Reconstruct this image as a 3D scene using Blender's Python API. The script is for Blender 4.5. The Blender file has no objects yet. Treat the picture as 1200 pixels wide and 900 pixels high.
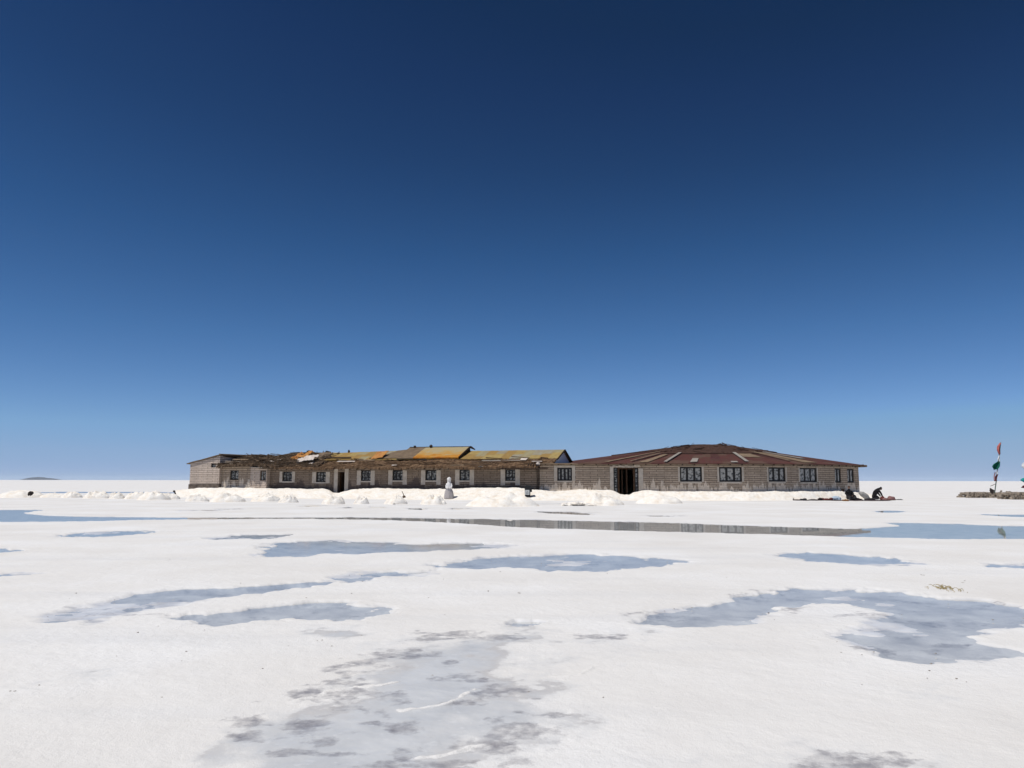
import bpy, math, random
import numpy as np
from math import radians as R, sin, cos, pi
from mathutils import Matrix, Vector, Euler, noise as mnoise

random.seed(7)
sc = bpy.context.scene
COL = sc.collection

# ------------------------------------------------------------------ camera
CAM_H, PITCH, ROLL, F = 1.5, 7.156, 0.07, 900.0
cam = bpy.data.objects.new('camera', bpy.data.cameras.new('camera'))
COL.objects.link(cam)
cam.data.sensor_width = 36.0
cam.data.lens = F / 1200 * 36
cam.data.clip_end = 200000
CR = Euler((R(90 + PITCH), 0, 0)).to_matrix() @ Matrix.Rotation(R(ROLL), 3, 'Z')
cam.matrix_world = Matrix.Translation((0, 0, CAM_H)) @ CR.to_4x4()
sc.camera = cam
CRn = np.array(CR)

def ray(px, py):
    d = CR @ Vector(((px - 600) / F, -(py - 450) / F, -1))
    return d / d.y                      # unit step in y
def G(px, py, z=0.0):                   # survey helper: point of the plain seen at a pixel of the photograph
    d = ray(px, py); k = (z - CAM_H) / d.z
    return Vector((d.x * k, d.y * k, z))
def P(px, py, D):
    d = ray(px, py)
    return Vector((d.x * D, D, CAM_H + d.z * D))

# ------------------------------------------------------------------ numpy noise
def _h(ix, iy, seed):
    n = (ix.astype(np.int64) * 374761393 + iy.astype(np.int64) * 668265263 + seed * 974711) & 0xffffffff
    n = ((n ^ (n >> 13)) * 1274126177) & 0xffffffff
    n = n ^ (n >> 16)
    return (n & 0xffff) / 65535.0
def vnoise(x, y, seed=0):
    ix = np.floor(x); iy = np.floor(y); fx = x - ix; fy = y - iy
    fx = fx * fx * fx * (fx * (fx * 6 - 15) + 10); fy = fy * fy * fy * (fy * (fy * 6 - 15) + 10)
    a = _h(ix, iy, seed); b = _h(ix + 1, iy, seed); c = _h(ix, iy + 1, seed); d = _h(ix + 1, iy + 1, seed)
    return (a + (b - a) * fx) + ((c - a) + (a - b + d - c) * fx) * fy - 0.5
def fbm(x, y, oct=4, seed=0):
    s = 0; a = 1.0
    for i in range(oct):
        ca, sa = math.cos(i * 1.1), math.sin(i * 1.1)
        s = s + a * vnoise((x * ca - y * sa) * 2 ** i, (x * sa + y * ca) * 2 ** i, seed + i * 17); a *= 0.5
    return s
def sstep(a, b, x):
    t = np.clip((x - a) / (b - a), 0, 1); return t * t * (3 - 2 * t)
def interp(x, pts):
    return float(np.interp(x, [p[0] for p in pts], [p[1] for p in pts]))

# ------------------------------------------------------------------ materials
def s2l(c):
    c = c / 255.0
    return c / 12.92 if c <= 0.04045 else ((c + 0.055) / 1.055) ** 2.4
class NT:
    def __init__(s, name):
        s.m = bpy.data.materials.new(name); s.m.use_nodes = True
        s.t = s.m.node_tree; s.n = s.t.nodes
        s.b = s.n['Principled BSDF']; s.o = s.n['Material Output']
    def new(s, typ, **kw):
        nd = s.n.new(typ)
        for k, v in kw.items(): setattr(nd, k, v)
        return nd
    def l(s, a, b): s.t.links.new(a, b)
    def put(s, sock, v):
        if hasattr(v, 'is_linked') or isinstance(v, bpy.types.NodeSocket): s.l(v, sock)
        else: sock.default_value = v if not isinstance(v, tuple) or len(v) != 3 or sock.type != 'RGBA' else (*v, 1)
    def coord(s, which='Object', scale=(1, 1, 1)):
        c = s.new('ShaderNodeTexCoord'); m = s.new('ShaderNodeMapping'); m.inputs['Scale'].default_value = scale
        s.l(c.outputs[which], m.inputs[0]); return m.outputs[0]
    def noise(s, vec, scale, detail=4, rough=.55):
        n = s.new('ShaderNodeTexNoise'); n.inputs['Scale'].default_value = scale
        n.inputs['Detail'].default_value = detail; n.inputs['Roughness'].default_value = rough
        s.l(vec, n.inputs['Vector']); return n.outputs[0]
    def ramp(s, fac, pts):
        r = s.new('ShaderNodeValToRGB'); e = r.color_ramp.elements
        while len(e) < len(pts): e.new(.5)
        for i, (p, c) in enumerate(pts):
            e[i].position = p; e[i].color = (*c, 1) if isinstance(c, tuple) else (c, c, c, 1)
        s.l(fac, r.inputs[0]); return r.outputs[0]
    def mix(s, fac, a, b, blend='MIX'):
        m = s.new('ShaderNodeMix', data_type='RGBA', blend_type=blend)
        s.put(m.inputs[0], fac); s.put(m.inputs[6], a); s.put(m.inputs[7], b); return m.outputs[2]
    def math(s, op, a, b=0.0, c=0.0):
        m = s.new('ShaderNodeMath', operation=op)
        for i, v in enumerate((a, b, c)): s.put(m.inputs[i], v)
        return m.outputs[0]
    def attr(s, name):
        a = s.new('ShaderNodeAttribute', attribute_name=name); return a.outputs['Fac']
    def bump(s, h, strength=.3, dist=.02, normal=None):
        b = s.new('ShaderNodeBump'); b.inputs['Strength'].default_value = strength; b.inputs['Distance'].default_value = dist
        s.l(h, b.inputs['Height'])
        if normal is not None: s.l(normal, b.inputs['Normal'])
        return b.outputs[0]
    def done(s, col=None, rough=.8, normal=None, spec=.3):
        if col is not None: s.put(s.b.inputs['Base Color'], col)
        s.put(s.b.inputs['Roughness'], rough); s.put(s.b.inputs['Specular IOR Level'], spec)
        if normal is not None: s.l(normal, s.b.inputs['Normal'])
        return s.m

def plain(name, a, b=None, scale=6, rough=.8, spec=.3, bump=.3, bdist=.01, stretch=(1, 1, 1)):
    t = NT(name); b = b or tuple(x * .7 for x in a)
    v = t.coord('Object', stretch); n = t.noise(v, scale, 5)
    c = t.ramp(n, [(.3, b), (.7, a)])
    return t.done(c, rough, t.bump(n, bump, bdist), spec)

M = {}
def ground_mat():
    t = NT('salt_crust'); v = t.coord('Object')
    big = t.noise(v, .35, 5); mid = t.noise(v, 2.2, 5); fine = t.noise(v, 28, 4, .7); grit = t.noise(v, 120, 2)
    st = t.noise(t.coord('Object', (.12, .9, 1)), 1.0, 5)
    dry = t.ramp(big, [(.3, (.725, .70, .665)), (.5, (.77, .752, .725)), (.68, (.815, .807, .795))])
    dry = t.mix(t.math('MULTIPLY', t.ramp(st, [(.52, 0.), (.7, 1.)]), .35), dry, (.63, .63, .635))
    dry = t.mix(t.math('MULTIPLY', t.ramp(fine, [(.55, 0.), (.75, 1.)]), .30), dry, (.64, .615, .59))
    wet = t.attr('wet'); mud = t.attr('mud'); slush = t.attr('slush')
    slc = t.ramp(mid, [(.3, (.50, .512, .525)), (.7, (.585, .597, .605))])
    n1 = t.noise(v, 2.3, 9, .62); n2 = t.noise(v, 7.5, 7, .66); n3 = t.noise(v, 1.1, 6, .55)
    fld = t.math('MULTIPLY_ADD', t.math('SUBTRACT', n1, .5), .75, t.math('MULTIPLY_ADD', t.math('SUBTRACT', n2, .5), .28, slush))
    film = t.math('MULTIPLY', t.ramp(fld, [(.34, 0.), (.47, .40), (.56, .75), (.75, 1.)]), .88)
    slc = t.mix(t.math('MAXIMUM', t.ramp(n3, [(.40, 0.), (.62, .55)]), t.ramp(n2, [(.56, 0.), (.64, .7)])), slc, (.68, .69, .695))          # refrozen white skin
    edge = t.math('MULTIPLY', t.ramp(fld, [(.45, 0.), (.50, 1.), (.60, .25), (.75, 0.)]), t.ramp(n3, [(.42, 0.), (.54, .8)]))
    slc = t.mix(edge, slc, (.27, .25, .25))                                             # damp silt gathered along the margin
    slush = film
    n4 = t.noise(v, 13, 6, .7); mf = t.math('MULTIPLY_ADD', t.math('SUBTRACT', n1, .5), 1.7, t.math('MULTIPLY_ADD', t.math('SUBTRACT', n4, .5), 1.5, mud))
    mud = t.math('MULTIPLY', t.math('MULTIPLY', t.ramp(mf, [(.22, 0.), (.40, .34), (.60, .70), (.9, 1.)]), t.ramp(n2, [(.36, .45), (.56, 1.)])), t.math('MULTIPLY', t.ramp(mud, [(.02, 0.), (.16, 1.)]), .85))
    c = t.mix(slush, dry, slc)
    wetc = t.ramp(mid, [(.30, (.50, .505, .525)), (.5, (.69, .69, .70)), (.68, (.82, .82, .815))])
    c = t.mix(wet, c, wetc)
    mudc = t.ramp(fine, [(.3, (.145, .135, .15)), (.7, (.275, .262, .28))])
    c = t.mix(mud, c, mudc)
    w2 = t.math('MAXIMUM', wet, t.math('MAXIMUM', slush, mud))
    rough = t.math('MULTIPLY_ADD', w2, -.55, .85)
    h = t.math('ADD', t.math('MULTIPLY', fine, 1.0), t.math('MULTIPLY', grit, .5))
    rg = t.noise(v, 9, 5, .6); h = t.math('ADD', h, t.math('MULTIPLY', t.math('MULTIPLY', rg, 2.2), t.ramp(big, [(.42, 0.), (.58, 1.)])))
    bs = t.bump(h, .6, .012)
    mixn = t.new('ShaderNodeMix', data_type='VECTOR'); t.l(w2, mixn.inputs[0]); t.l(bs, mixn.inputs[4])
    geo = t.new('ShaderNodeNewGeometry'); t.l(geo.outputs['Normal'], mixn.inputs[5])
    return t.done(c, rough, mixn.outputs[1], .4)
M['ground'] = ground_mat()
def pile_mat():
    t = NT('heaped_salt'); v = t.coord('Object'); n = t.noise(v, 1.6, 6, .65); f = t.noise(v, 9, 5, .7)
    c = t.ramp(n, [(.33, (.83, .74, .62)), (.5, (.90, .85, .77)), (.68, (.92, .895, .845))])
    c = t.mix(t.math('MULTIPLY', t.ramp(f, [(.54, 0.), (.68, 1.)]), .5), c, (.64, .53, .42))
    return t.done(c, .9, t.bump(f, .8, .06), .2)
M['pile'] = pile_mat()
def water_mat(name='still_brine', rough=.012):
    t = NT(name); t.n.remove(t.b)
    v = t.coord('Object'); h = t.noise(v, 5.0, 3); nrm = t.bump(h, .05, .004)
    fr = t.new('ShaderNodeFresnel'); fr.inputs['IOR'].default_value = 1.35; t.l(nrm, fr.inputs['Normal'])
    tr = t.new('ShaderNodeBsdfTransparent'); tr.inputs[0].default_value = (.97, .985, 1, 1)
    gl = t.new('ShaderNodeBsdfGlossy'); gl.inputs['Roughness'].default_value = rough; t.l(nrm, gl.inputs['Normal'])
    mx = t.new('ShaderNodeMixShader'); t.l(fr.outputs[0], mx.inputs[0]); t.l(tr.outputs[0], mx.inputs[1]); t.l(gl.outputs[0], mx.inputs[2])
    t.l(mx.outputs[0], t.o.inputs[0]); return t.m
M['water'] = water_mat(); M['water_soft'] = water_mat('fretted_brine', .085)

def brick_mat(name, c1, c2, mortar, low, low_z, streak, amount):
    t = NT(name); uv = t.coord('UV')
    br = t.new('ShaderNodeTexBrick'); t.l(uv, br.inputs['Vector'])
    for k, val in (('Scale', 1.0), ('Mortar Size', .026), ('Mortar Smooth', .4), ('Bias', 0), ('Brick Width', 1.15), ('Row Height', .168)):
        br.inputs[k].default_value = val
    br.inputs['Color1'].default_value = (*c1, 1); br.inputs['Color2'].default_value = (*c2, 1); br.inputs['Mortar'].default_value = (*mortar, 1)
    n = t.noise(uv, 1.1, 6, .6); f = t.noise(uv, 7, 5, .65)
    c = t.mix(t.math('MULTIPLY', t.ramp(n, [(.35, 0.), (.7, 1.)]), .45), br.outputs['Color'], tuple(x * .62 for x in c2))
    c = t.mix(t.math('MULTIPLY', t.ramp(f, [(.5, 0.), (.72, 1.)]), .35), c, tuple(min(1, x * 1.35) for x in c1))
    # low colour along the foot of the wall, a stain on the hall: tall streaks with an uneven upper edge
    sx = t.new('ShaderNodeSeparateXYZ'); t.l(uv, sx.inputs[0])
    st = t.noise(t.coord('UV', (1.0, .16, 1)), streak, 4, .6)
    edge = t.math('MULTIPLY_ADD', st, 4.2, low_z - 2.1)
    mk = t.math('MULTIPLY', t.ramp(t.math('MULTIPLY_ADD', t.math('SUBTRACT', edge, sx.outputs[1]), 4.0, .5), [(0., 0.), (1., 1.)]), amount)
    c = t.mix(mk, c, low)
    pe = t.noise(t.coord('UV', (2.6, .5, 1)), 1.0, 3); c = t.mix(t.math('MULTIPLY', t.ramp(pe, [(.46, 0.), (.54, 1.)]), .22), c, tuple(x * .55 for x in c2))
    hb = t.math('MULTIPLY_ADD', br.outputs['Fac'], -1.0, t.math('MULTIPLY', f, .6))
    return t.done(c, .95, t.bump(hb, .9, .03), .1)
M['brick'] = brick_mat('salt_block_wall', (.52, .42, .33), (.40, .32, .245), (.15, .112, .085), (.80, .69, .57), 1.10, 2.6, 1.0)
M['brick_old'] = brick_mat('old_salt_block_wall', (.345, .27, .205), (.245, .19, .145), (.09, .068, .053), (.10, .077, .07), 1.12, .8, .85)  # darker towards the foot of the wall
M['brick_sunlit'] = brick_mat('sunlit_salt_block_wall', (.66, .555, .47), (.55, .46, .39), (.25, .19, .15), (.16, .13, .11), .1, .8, .5)  # lighter copy of the block wall: sunlight on bay and end block in the colour
M['plinth'] = plain('rubble_stone', (.20, .165, .135), (.07, .055, .05), 3.5, .95, .1, .9, .06)
M['plaster'] = plain('salt_plaster', (.58, .52, .45), (.42, .37, .31), 3, .95, .1, .6, .02)
def thatch_mat(name, a, b, c_):
    t = NT(name); v = t.coord('UV', (2.2, .55, 1)); n = t.noise(v, 2.6, 7, .72)
    w = t.noise(t.coord('UV', (.35, 3.2, 1)), 2.0, 5, .7)
    c = t.ramp(n, [(.30, a), (.5, b), (.72, c_)])
    c = t.mix(t.ramp(w, [(.45, 0.), (.65, .6)]), c, a)
    return t.done(c, .95, t.bump(n, 1., .08), .1)
M['thatch'] = thatch_mat('weathered_thatch', (.045, .027, .018), (.155, .095, .055), (.32, .22, .13))
M['cap'] = thatch_mat('rust_brown_roof_cap', (.035, .02, .016), (.075, .043, .033), (.13, .075, .055))
M['thatch_dark'] = thatch_mat('dark_old_thatch', (.03, .02, .015), (.115, .078, .05), (.26, .20, .14))
def sheet_mat(name, cols, width, grime, gamt, ribs=.11):
    t = NT(name); uv = t.coord('UV'); sx = t.new('ShaderNodeSeparateXYZ'); t.l(uv, sx.inputs[0])
    u = t.math('FLOOR', t.math('DIVIDE', sx.outputs[0], width))
    vv = t.math('FLOOR', t.math('DIVIDE', t.math('ADD', sx.outputs[1], t.math('MULTIPLY', t.math('FRACT', t.math('MULTIPLY', u, .37)), 1.1)), 1.9))
    cb = t.new('ShaderNodeCombineXYZ'); t.l(u, cb.inputs[0]); t.l(vv, cb.inputs[1])
    wn = t.new('ShaderNodeTexWhiteNoise'); wn.noise_dimensions = '2D'; t.l(cb.outputs[0], wn.inputs[0])
    k = len(cols)
    r = t.new('ShaderNodeValToRGB'); r.color_ramp.interpolation = 'CONSTANT'; e = r.color_ramp.elements
    while len(e) < k: e.new(.5)
    for i, cc in enumerate(cols): e[i].position = i / k; e[i].color = (*cc, 1)
    t.l(wn.outputs['Value'], r.inputs[0])
    n = t.noise(t.coord('UV', (1.6, .5, 1)), 1.6, 6, .65)
    c = t.mix(t.math('MULTIPLY', t.ramp(n, [(.4, 0.), (.68, 1.)]), gamt), r.outputs[0], grime)
    rib = t.math('SINE', t.math('MULTIPLY', sx.outputs[0], 2 * pi / ribs))
    return t.done(c, .75, t.bump(rib, .8, .02), .15)
Y1, Y2, Y3, Y4 = (.42, .315, .12), (.36, .235, .08), (.36, .32, .19), (.34, .32, .24)
M['yellow'] = sheet_mat('yellow_roof_sheet', [Y1, Y3, Y2, Y1, Y4, Y3, Y1, Y2], .82, (.25, .15, .06), .55)
def orange_mat():
    t = NT('flaking_orange_paint'); uv = t.coord('UV'); sx = t.new('ShaderNodeSeparateXYZ'); t.l(uv, sx.inputs[0])
    n = t.noise(t.coord('UV', (.7, 1.6, 1)), 1.3, 6, .65); g = t.noise(t.coord('UV', (2.5, .6, 1)), 1.5, 5, .6)
    f = t.math('ADD', n, t.math('MULTIPLY_ADD', sx.outputs[1], -.16, .20))
    c = t.ramp(f, [(.36, (.43, .35, .20)), (.5, (.48, .32, .12)), (.62, (.55, .25, .035)), (.75, (.42, .145, .02))])
    c = t.mix(t.math('MULTIPLY', t.ramp(g, [(.55, 0.), (.7, 1.)]), .5), c, (.46, .38, .24))
    return t.done(c, .75, t.bump(t.math('SINE', t.math('MULTIPLY', sx.outputs[0], 57)), .8, .02), .15)
M['orange'] = orange_mat()
M['maroon'] = sheet_mat('maroon_roof_sheet', [(.10, .034, .031), (.108, .038, .034), (.085, .031, .029), (.118, .043, .036), (.095, .036, .035), (.14, .08, .06)], .9, (.105, .065, .045), .7)
M['grey_sheet'] = plain('pale_zinc_sheet', (.38, .345, .30), (.25, .22, .185), 2, .6, .3, .2)
M['tan_sheet'] = plain('tan_roof_sheet', (.27, .20, .13), (.17, .12, .08), 2, .8, .2, .3)
M['brown_sheet'] = plain('brown_roof_felt', (.21, .155, .105), (.13, .095, .065), 2.5, .9, .1, .5)
M['gable'] = plain('grey_gable_sheet', (.88, .89, .90), (.80, .81, .82), 1.5, .6, .3, .2, stretch=(1, 6, 1))
M['white_scrap'] = plain('torn_white_plastic', (.66, .60, .54), (.50, .42, .36), 3, .7, .3, .4)
M['orange_scrap'] = plain('torn_orange_tarp', (.52, .26, .07), (.33, .12, .03), 3, .7, .3, .5)
M['wood'] = plain('weathered_wood', (.16, .11, .075), (.07, .048, .035), 5, .9, .1, .5, stretch=(1, 1, 4))
M['wood_dark'] = plain('dark_wood', (.055, .037, .026), (.022, .015, .012), 5, .9, .1, .5)
M['frame'] = plain('black_window_iron', (.022, .02, .02), (.012, .011, .011), 5, .6, .3, .2)
M['door_wood'] = plain('brown_door_wood', (.09, .045, .02), (.04, .02, .01), 4, .7, .2, .4)
def pane_mat(name, p0, p1, p2, top):
    t = NT(name); v = t.coord('Object'); n = t.noise(v, 5.5, 3, .6); f = t.noise(t.coord('Object', (3, 3, .5)), 2.2, 4)
    c = t.ramp(n, [(p0, (.02, .02, .02)), (p1, (.17, .17, .16)), (p2, (top, top * .985, top * .93))])
    c = t.mix(t.math('MULTIPLY', f, .4), c, (.06, .06, .06))
    return t.done(c, .15, None, .3)
M['pane'] = pane_mat('curtained_glass', .42, .50, .60, .42); M['pane_hall'] = pane_mat('bright_curtained_glass', .34, .42, .52, .46)
def statue_mat():
    t = NT('carved_salt'); v = t.coord('Object'); n = t.noise(v, 6, 6, .65); sx = t.new('ShaderNodeSeparateXYZ'); t.l(v, sx.inputs[0])
    c = t.ramp(n, [(.3, (.66, .63, .60)), (.65, (.80, .78, .76))])
    z = t.math('MULTIPLY_ADD', t.math('SUBTRACT', t.math('MULTIPLY_ADD', n, .6, .42), sx.outputs[2]), 8, .5)
    c = t.mix(t.math('MULTIPLY', t.ramp(z, [(0., 0.), (1., 1.)]), .8), c, (.36, .32, .31))
    return t.done(c, .9, t.bump(n, .6, .03), .2)
M['statue'] = statue_mat()
def cloth(name, c, k=.6): return plain(name, c, tuple(x * k for x in c), 7, .9, .1, .4, .015)
M['black'] = cloth('black_cloth', (.016, .015, .017)); M['charcoal'] = cloth('charcoal_cloth', (.045, .043, .047))
M['red_cloth'] = cloth('brick_red_cloth', (.16, .05, .045)); M['rose'] = cloth('rose_woven_cloth', (.30, .16, .15))
M['lightblue'] = cloth('pale_blue_plastic', (.52, .62, .72), .75); M['ochre'] = cloth('ochre_box', (.30, .15, .06))
M['grey_cloth'] = cloth('grey_sacking', (.36, .35, .33)); M['rug'] = cloth('dark_striped_rug', (.075, .05, .05), .35)
M['skin'] = plain('skin', (.25, .13, .08), (.21, .11, .07), 4, .6, .3, .1); M['hair'] = plain('black_hair', (.012, .01, .009), None, 9, .5, .3, .3)
M['bin_black'] = plain('black_plastic', (.018, .018, .018), None, 4, .5, .4, .2); M['bin_white'] = plain('white_label', (.62, .64, .63), (.5, .52, .51), 5, .6, .3, .1)
M['stone'] = plain('brown_rock', (.44, .37, .29), (.19, .155, .12), 4, .95, .1, .8, .05); M['stone_dark'] = plain('dark_rock', (.055, .043, .038), (.025, .02, .018), 5, .9, .2, .8, .04)
M['flag_red'] = cloth('faded_red_flag', (.50, .15, .13), .7); M['flag_grey'] = cloth('grey_violet_flag', (.17, .12, .17), .7)
M['flag_white'] = cloth('white_flag', (.75, .76, .76), .85); M['flag_green'] = cloth('green_flag', (.012, .13, .085), .6)
M['flag_teal'] = cloth('teal_flag', (.03, .30, .30), .7); M['flag_pink'] = cloth('pink_rag', (.50, .30, .31), .8); M['flag_maroon'] = cloth('maroon_rag', (.13, .03, .04), .7)
M['pole'] = plain('flagpole_paint', (.13, .20, .15), (.08, .12, .09), 6, .6, .3, .1)
M['straw'] = plain('dry_straw', (.42, .32, .12), (.20, .15, .06), 30, .9, .1, .2); M['earth'] = plain('brown_earth', (.24, .17, .125), (.11, .075, .06), 4, .95, .1, .8, .05)
M['crumb'] = plain('salt_crumb', (.60, .56, .50), (.16, .13, .11), 1.3, .9, .1, .5, .01)
M['rock_far'] = plain('island_rock', (.045, .042, .045), (.028, .027, .03), .004, .95, .1, .0)
M['floor_dark'] = plain('trodden_floor', (.10, .075, .055), None, 2, .95, .1, .3)

# ------------------------------------------------------------------ objects and tags
def tag(o, label=None, cat=None, group=None, kind=None):
    for k, v in (('label', label), ('category', cat), ('group', group), ('kind', kind)):
        if v: o[k] = v
    return o
ORI = {}
def thing(name, label, cat, loc=(0, 0, 0), group=None):
    o = bpy.data.objects.new(name, None); COL.objects.link(o); o.location = loc; o.empty_display_size = .3
    ORI[o.name] = Vector(loc); return tag(o, label, cat, group)
class MB:
    def __init__(s): s.v = []; s.f = []; s.uv = []; s.mi = []; s.cur = 0
    def vert(s, p, uv=(0, 0)): s.v.append(tuple(p)); s.uv.append(tuple(uv)); return len(s.v) - 1
    def face(s, ids): s.f.append(tuple(ids)); s.mi.append(s.cur)
    def quad(s, a, b, c, d, uvs=None):
        uvs = uvs or ((0, 0), (1, 0), (1, 1), (0, 1))
        s.face([s.vert(p, u) for p, u in zip((a, b, c, d), uvs)])
    def box(s, c, size, rot=None, jit=0):
        c = Vector(c); h = Vector(size) / 2; m = rot or Matrix.Identity(3); ids = []
        for x in (-1, 1):
            for y in (-1, 1):
                for z in (-1, 1):
                    p = Vector((x * h.x, y * h.y, z * h.z))
                    if jit: p += Vector((random.uniform(-1, 1) * jit * h.x, random.uniform(-1, 1) * jit * h.y, random.uniform(-1, 1) * jit * h.z))
                    p = c + m @ p; ids.append(s.vert(p, (p.x, p.z)))
        for f in ((0, 1, 3, 2), (4, 6, 7, 5), (0, 4, 5, 1), (2, 3, 7, 6), (0, 2, 6, 4), (1, 5, 7, 3)): s.face([ids[i] for i in f])
    def tube(s, pts, rads, n=8, cap=True):
        rings = []
        for i, p in enumerate(pts):
            p = Vector(p); a = Vector(pts[max(i - 1, 0)]); b = Vector(pts[min(i + 1, len(pts) - 1)]); d = (b - a).normalized()
            u = d.orthogonal().normalized() if abs(d.z) > .9 else d.cross(Vector((0, 0, 1))).normalized(); w = d.cross(u)
            rings.append([s.vert(p + (u * cos(2 * pi * k / n) + w * sin(2 * pi * k / n)) * rads[i], (k / n, i)) for k in range(n)])
        for a, b in zip(rings, rings[1:]):
            for k in range(n): s.face((a[k], a[(k + 1) % n], b[(k + 1) % n], b[k]))
        if cap: s.face(rings[0][::-1]); s.face(rings[-1])
    def ell(s, c, r, rot=None, nu=12, nv=8, lump=0, seed=0):
        c = Vector(c); m = rot or Matrix.Identity(3); rows = []
        for j in range(nv + 1):
            th = pi * j / nv; row = []
            for i in range(nu):
                ph = 2 * pi * i / nu; q = Vector((sin(th) * cos(ph), sin(th) * sin(ph), cos(th)))
                k = 1 + (lump * mnoise.noise(q * 1.7 + Vector((seed * 3.1, seed, 0))) * 2 if lump else 0)
                row.append(s.vert(c + m @ Vector((q.x * r[0] * k, q.y * r[1] * k, q.z * r[2] * k)), (ph, th)))
                if j in (0, nv): row = row * nu; break
            rows.append(row)
        for a, b in zip(rows, rows[1:]):
            for i in range(nu):
                ids = [a[i], b[i], b[(i + 1) % nu], a[(i + 1) % nu]]; q = list(dict.fromkeys(ids))
                if len(q) > 2: s.face(q)
    def build(s, name, mat, parent=None, smooth=False, root=None):
        me = bpy.data.meshes.new(name); o0 = Vector((0, 0, 0))
        if parent is not None:
            r = parent
            while r.parent: r = r.parent
            o0 = ORI.get(r.name, Vector((0, 0, 0)))
        elif root is not None: o0 = Vector(root)
        me.from_pydata([tuple(Vector(p) - o0) for p in s.v], [], s.f)
        ul = me.uv_layers.new(name='UVMap'); li = np.zeros(len(me.loops), dtype=np.int32); me.loops.foreach_get('vertex_index', li)
        ul.data.foreach_set('uv', np.array(s.uv, dtype=np.float32)[li].ravel())
        for m in (mat if isinstance(mat, list) else [mat]): me.materials.append(m)
        if isinstance(mat, list): me.polygons.foreach_set('material_index', np.array(s.mi, dtype=np.int32))
        if smooth: me.polygons.foreach_set('use_smooth', np.ones(len(me.polygons), dtype=bool))
        me.update(); o = bpy.data.objects.new(name, me); COL.objects.link(o)
        if parent is not None: o.parent = parent
        elif root is not None: o.location = root
        return o
def fix_normals(o):
    import bmesh
    bm = bmesh.new(); bm.from_mesh(o.data); bmesh.ops.recalc_face_normals(bm, faces=bm.faces); bm.to_mesh(o.data); bm.free(); return o

# ------------------------------------------------------------------ world and sun
SUN_EL, SUN_AZ = 66.0, 238.0          # azimuth clockwise from +Y: the sun stands high, left of and behind the camera
w = bpy.data.worlds.new('World'); sc.world = w; w.use_nodes = True
nt = w.node_tree; nt.nodes.clear()
wo = nt.nodes.new('ShaderNodeOutputWorld'); bg = nt.nodes.new('ShaderNodeBackground'); sky = nt.nodes.new('ShaderNodeTexSky')
sky.sky_type = 'NISHITA'; sky.sun_disc = False; sky.sun_elevation = R(SUN_EL); sky.sun_rotation = R(SUN_AZ)
sky.altitude = 3650; sky.air_density = 1.0; sky.dust_density = .3; sky.ozone_density = 2.0
sc1 = nt.nodes.new('ShaderNodeMix'); sc1.data_type = 'RGBA'; sc1.blend_type = 'MULTIPLY'; sc1.inputs[0].default_value = 1; sc1.inputs[7].default_value = (.1, .1, .1, 1)
cv = nt.nodes.new('ShaderNodeRGBCurve')   # the thin, dry air of a 3,650 m plateau: a deeper sky than the model gives
NN = ((74, 78, 84, 95, 115, 160, 186, 222), (97, 102, 109, 122, 145, 192, 213, 231), (134, 139, 148, 163, 185, 218, 226, 240))
TT = ((21, 26, 32, 45, 71, 123, 138, 150), (47, 54, 64, 84, 114, 165, 170, 172), (84, 94, 108, 135, 167, 208, 206, 202))
for ch in range(3):
    c = cv.mapping.curves[ch]; pts = [(0, 0)] + [(s2l(a), s2l(b)) for a, b in zip(NN[ch], TT[ch])] + [(1, s2l(TT[ch][-1]) * 1.05)]
    c.points[0].location = pts[0]; c.points[1].location = pts[-1]
    for p in pts[1:-1]: q = c.points.new(*p); q.handle_type = 'VECTOR'
cv.mapping.update()
sc10 = nt.nodes.new('ShaderNodeMix'); sc10.data_type = 'RGBA'; sc10.blend_type = 'MULTIPLY'; sc10.inputs[0].default_value = 1; sc10.inputs[7].default_value = (9.45, 9.45, 9.45, 1)
bg.inputs[1].default_value = .1
nt.links.new(sky.outputs[0], sc1.inputs[6]); nt.links.new(sc1.outputs[2], cv.inputs['Color']); nt.links.new(cv.outputs[0], sc10.inputs[6])
nt.links.new(sc10.outputs[2], bg.inputs[0]); nt.links.new(bg.outputs[0], wo.inputs[0])
sd = Vector((sin(R(SUN_AZ)) * cos(R(SUN_EL)), cos(R(SUN_AZ)) * cos(R(SUN_EL)), sin(R(SUN_EL))))
sl = bpy.data.lights.new('sun', 'SUN'); sl.energy = 3.5; sl.angle = R(.53); sl.color = (1, .965, .91)
so = bpy.data.objects.new('sun', sl); COL.objects.link(so); so.rotation_euler = sd.to_track_quat('Z', 'Y').to_euler()
vs = sc.view_settings; vs.view_transform = 'Standard'; vs.look = 'None'; vs.exposure = 0.08; vs.gamma = 1.0; vs.use_curve_mapping = False
sc.cycles.max_bounces = 8; sc.cycles.volume_bounces = 1; sc.cycles.transparent_max_bounces = 8; sc.cycles.caustics_reflective = False

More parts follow.
